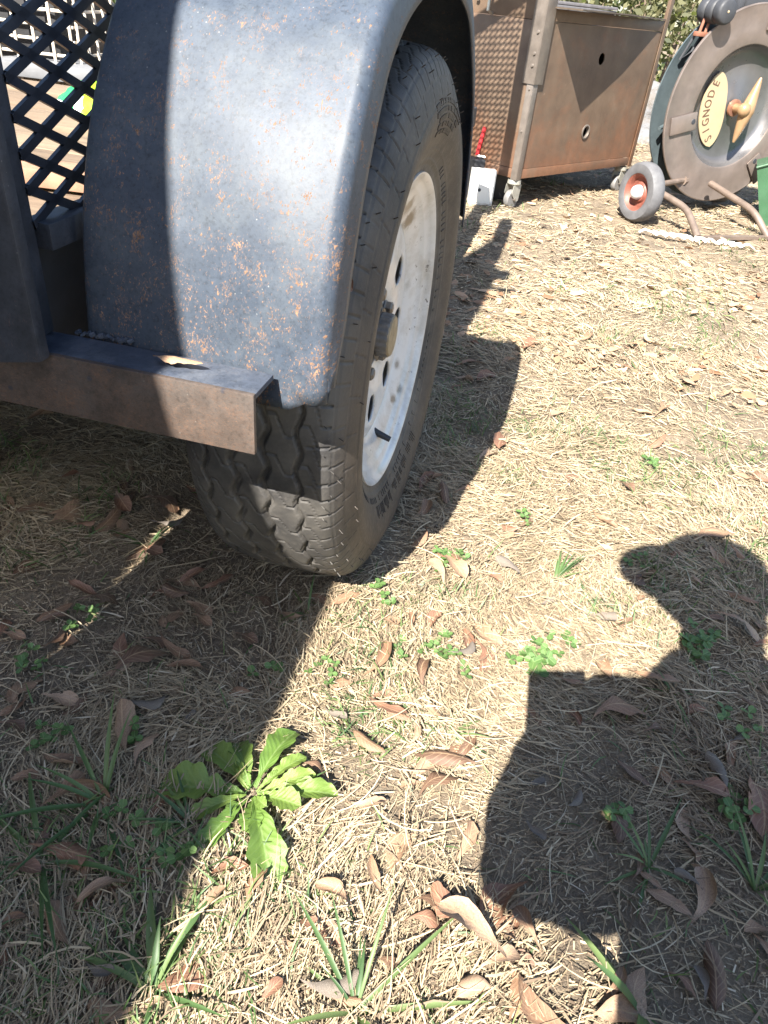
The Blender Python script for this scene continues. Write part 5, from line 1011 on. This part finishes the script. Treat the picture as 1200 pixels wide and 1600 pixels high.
mb = MB(); P = [H0+up_*.028+fd*(.075*math.cos(a)+.02)+sd_*.09*math.sin(a) for a in np.linspace(-1.45, 1.45, 13)]; Q = [H0+up_*.016+fd*(.150*math.cos(a)**.7+.01)+sd_*.085*math.sin(a) for a in np.linspace(1.3, -1.3, 13)]; mb.extrude(P+Q, up_*.006); mb.build('brim', simple('brim_dark', (.04, .04, .05), .8), capo)
PHO = tag(empty('phone', (0, 0, 0)), 'phone held up in both hands', 'phone')
Rw = r2; Uw = u2; Bw = -_f; C0 = Vector((0, 0, CAMH))
def pw(x, y, z): return C0+Rw*x+Uw*y+Bw*z      # phone axes: right, up, back
mb = MB(); corners = [pw(x, y, .010) for x, y in ((-.052, .009), (.022, .009), (.022, -.135), (-.052, -.135))]; mb.extrude(corners, Bw*.008); mb.build('phone_body', simple('phone_black', (.015, .015, .017), .2), PHO)
def hand(name, w_, side):
    W_ = Vector(w_); mb = MB(); base = pw(-.052 if side < 0 else .022, -.10, .016); d = (base-W_)
    o = empty(name); o.parent = PER; o.location = -Vector((0, 0, 0))
    HM = MB(); HM.tube([W_-off, W_-off+d*.5, W_-off+d*.95], [.028, .036, .030], 12); pm = HM.build('hand', SKN, PER, True)
    for k, ln in enumerate((.060, .068, .064, .050)):
        y0 = -.070-.020*k; p0 = W_+d*.9; p1 = pw((-.058 if side < 0 else .028), y0, .030); p2 = pw((-.060 if side < 0 else .030), y0+.008, .006+.008); p3 = pw((-.048 if side < 0 else .018), y0+.012, .0125-.0)
        F_ = MB(); F_.tube([p0-off, p1-off, p2-off], [.0105, .0095, .008], 8); F_.build('finger', SKN, pm, True)
    F_ = MB(); F_.tube([W_+d*.6-off, pw(-.045 if side < 0 else .015, -.085, .035)-off, pw(-.025 if side < 0 else -.005, -.065, .028)-off], [.013, .011, .009], 8); F_.build('thumb', SKN, pm, True)
    bpy.data.objects.remove(o)
hand('hand', (.030, -.062, .655), 1)
HM = MB(); a0 = Vector((.075, -.165, .610))-off; HM.tube([a0, a0+Vector((.04, .002, .004)), a0+Vector((.085, .006, .002))], [.028, .038, .034], 12); pm = HM.build('hand', SKN, PER, True)
for k, ln in enumerate((.058, .066, .062, .048)):
    q0 = a0+Vector((.080, .010, .030-.020*k)); F_ = MB(); F_.tube([q0, q0+Vector((ln*.5, .010, -.004)), q0+Vector((ln*.85, -.004, -.012))], [.0105, .0095, .008], 8); F_.build('finger', SKN, pm, True)
F_ = MB(); F_.tube([a0+Vector((.03, .01, .03)), a0+Vector((.055, .015, .055)), a0+Vector((.078, .012, .066))], [.013, .011, .009], 8); F_.build('thumb', SKN, pm, True)
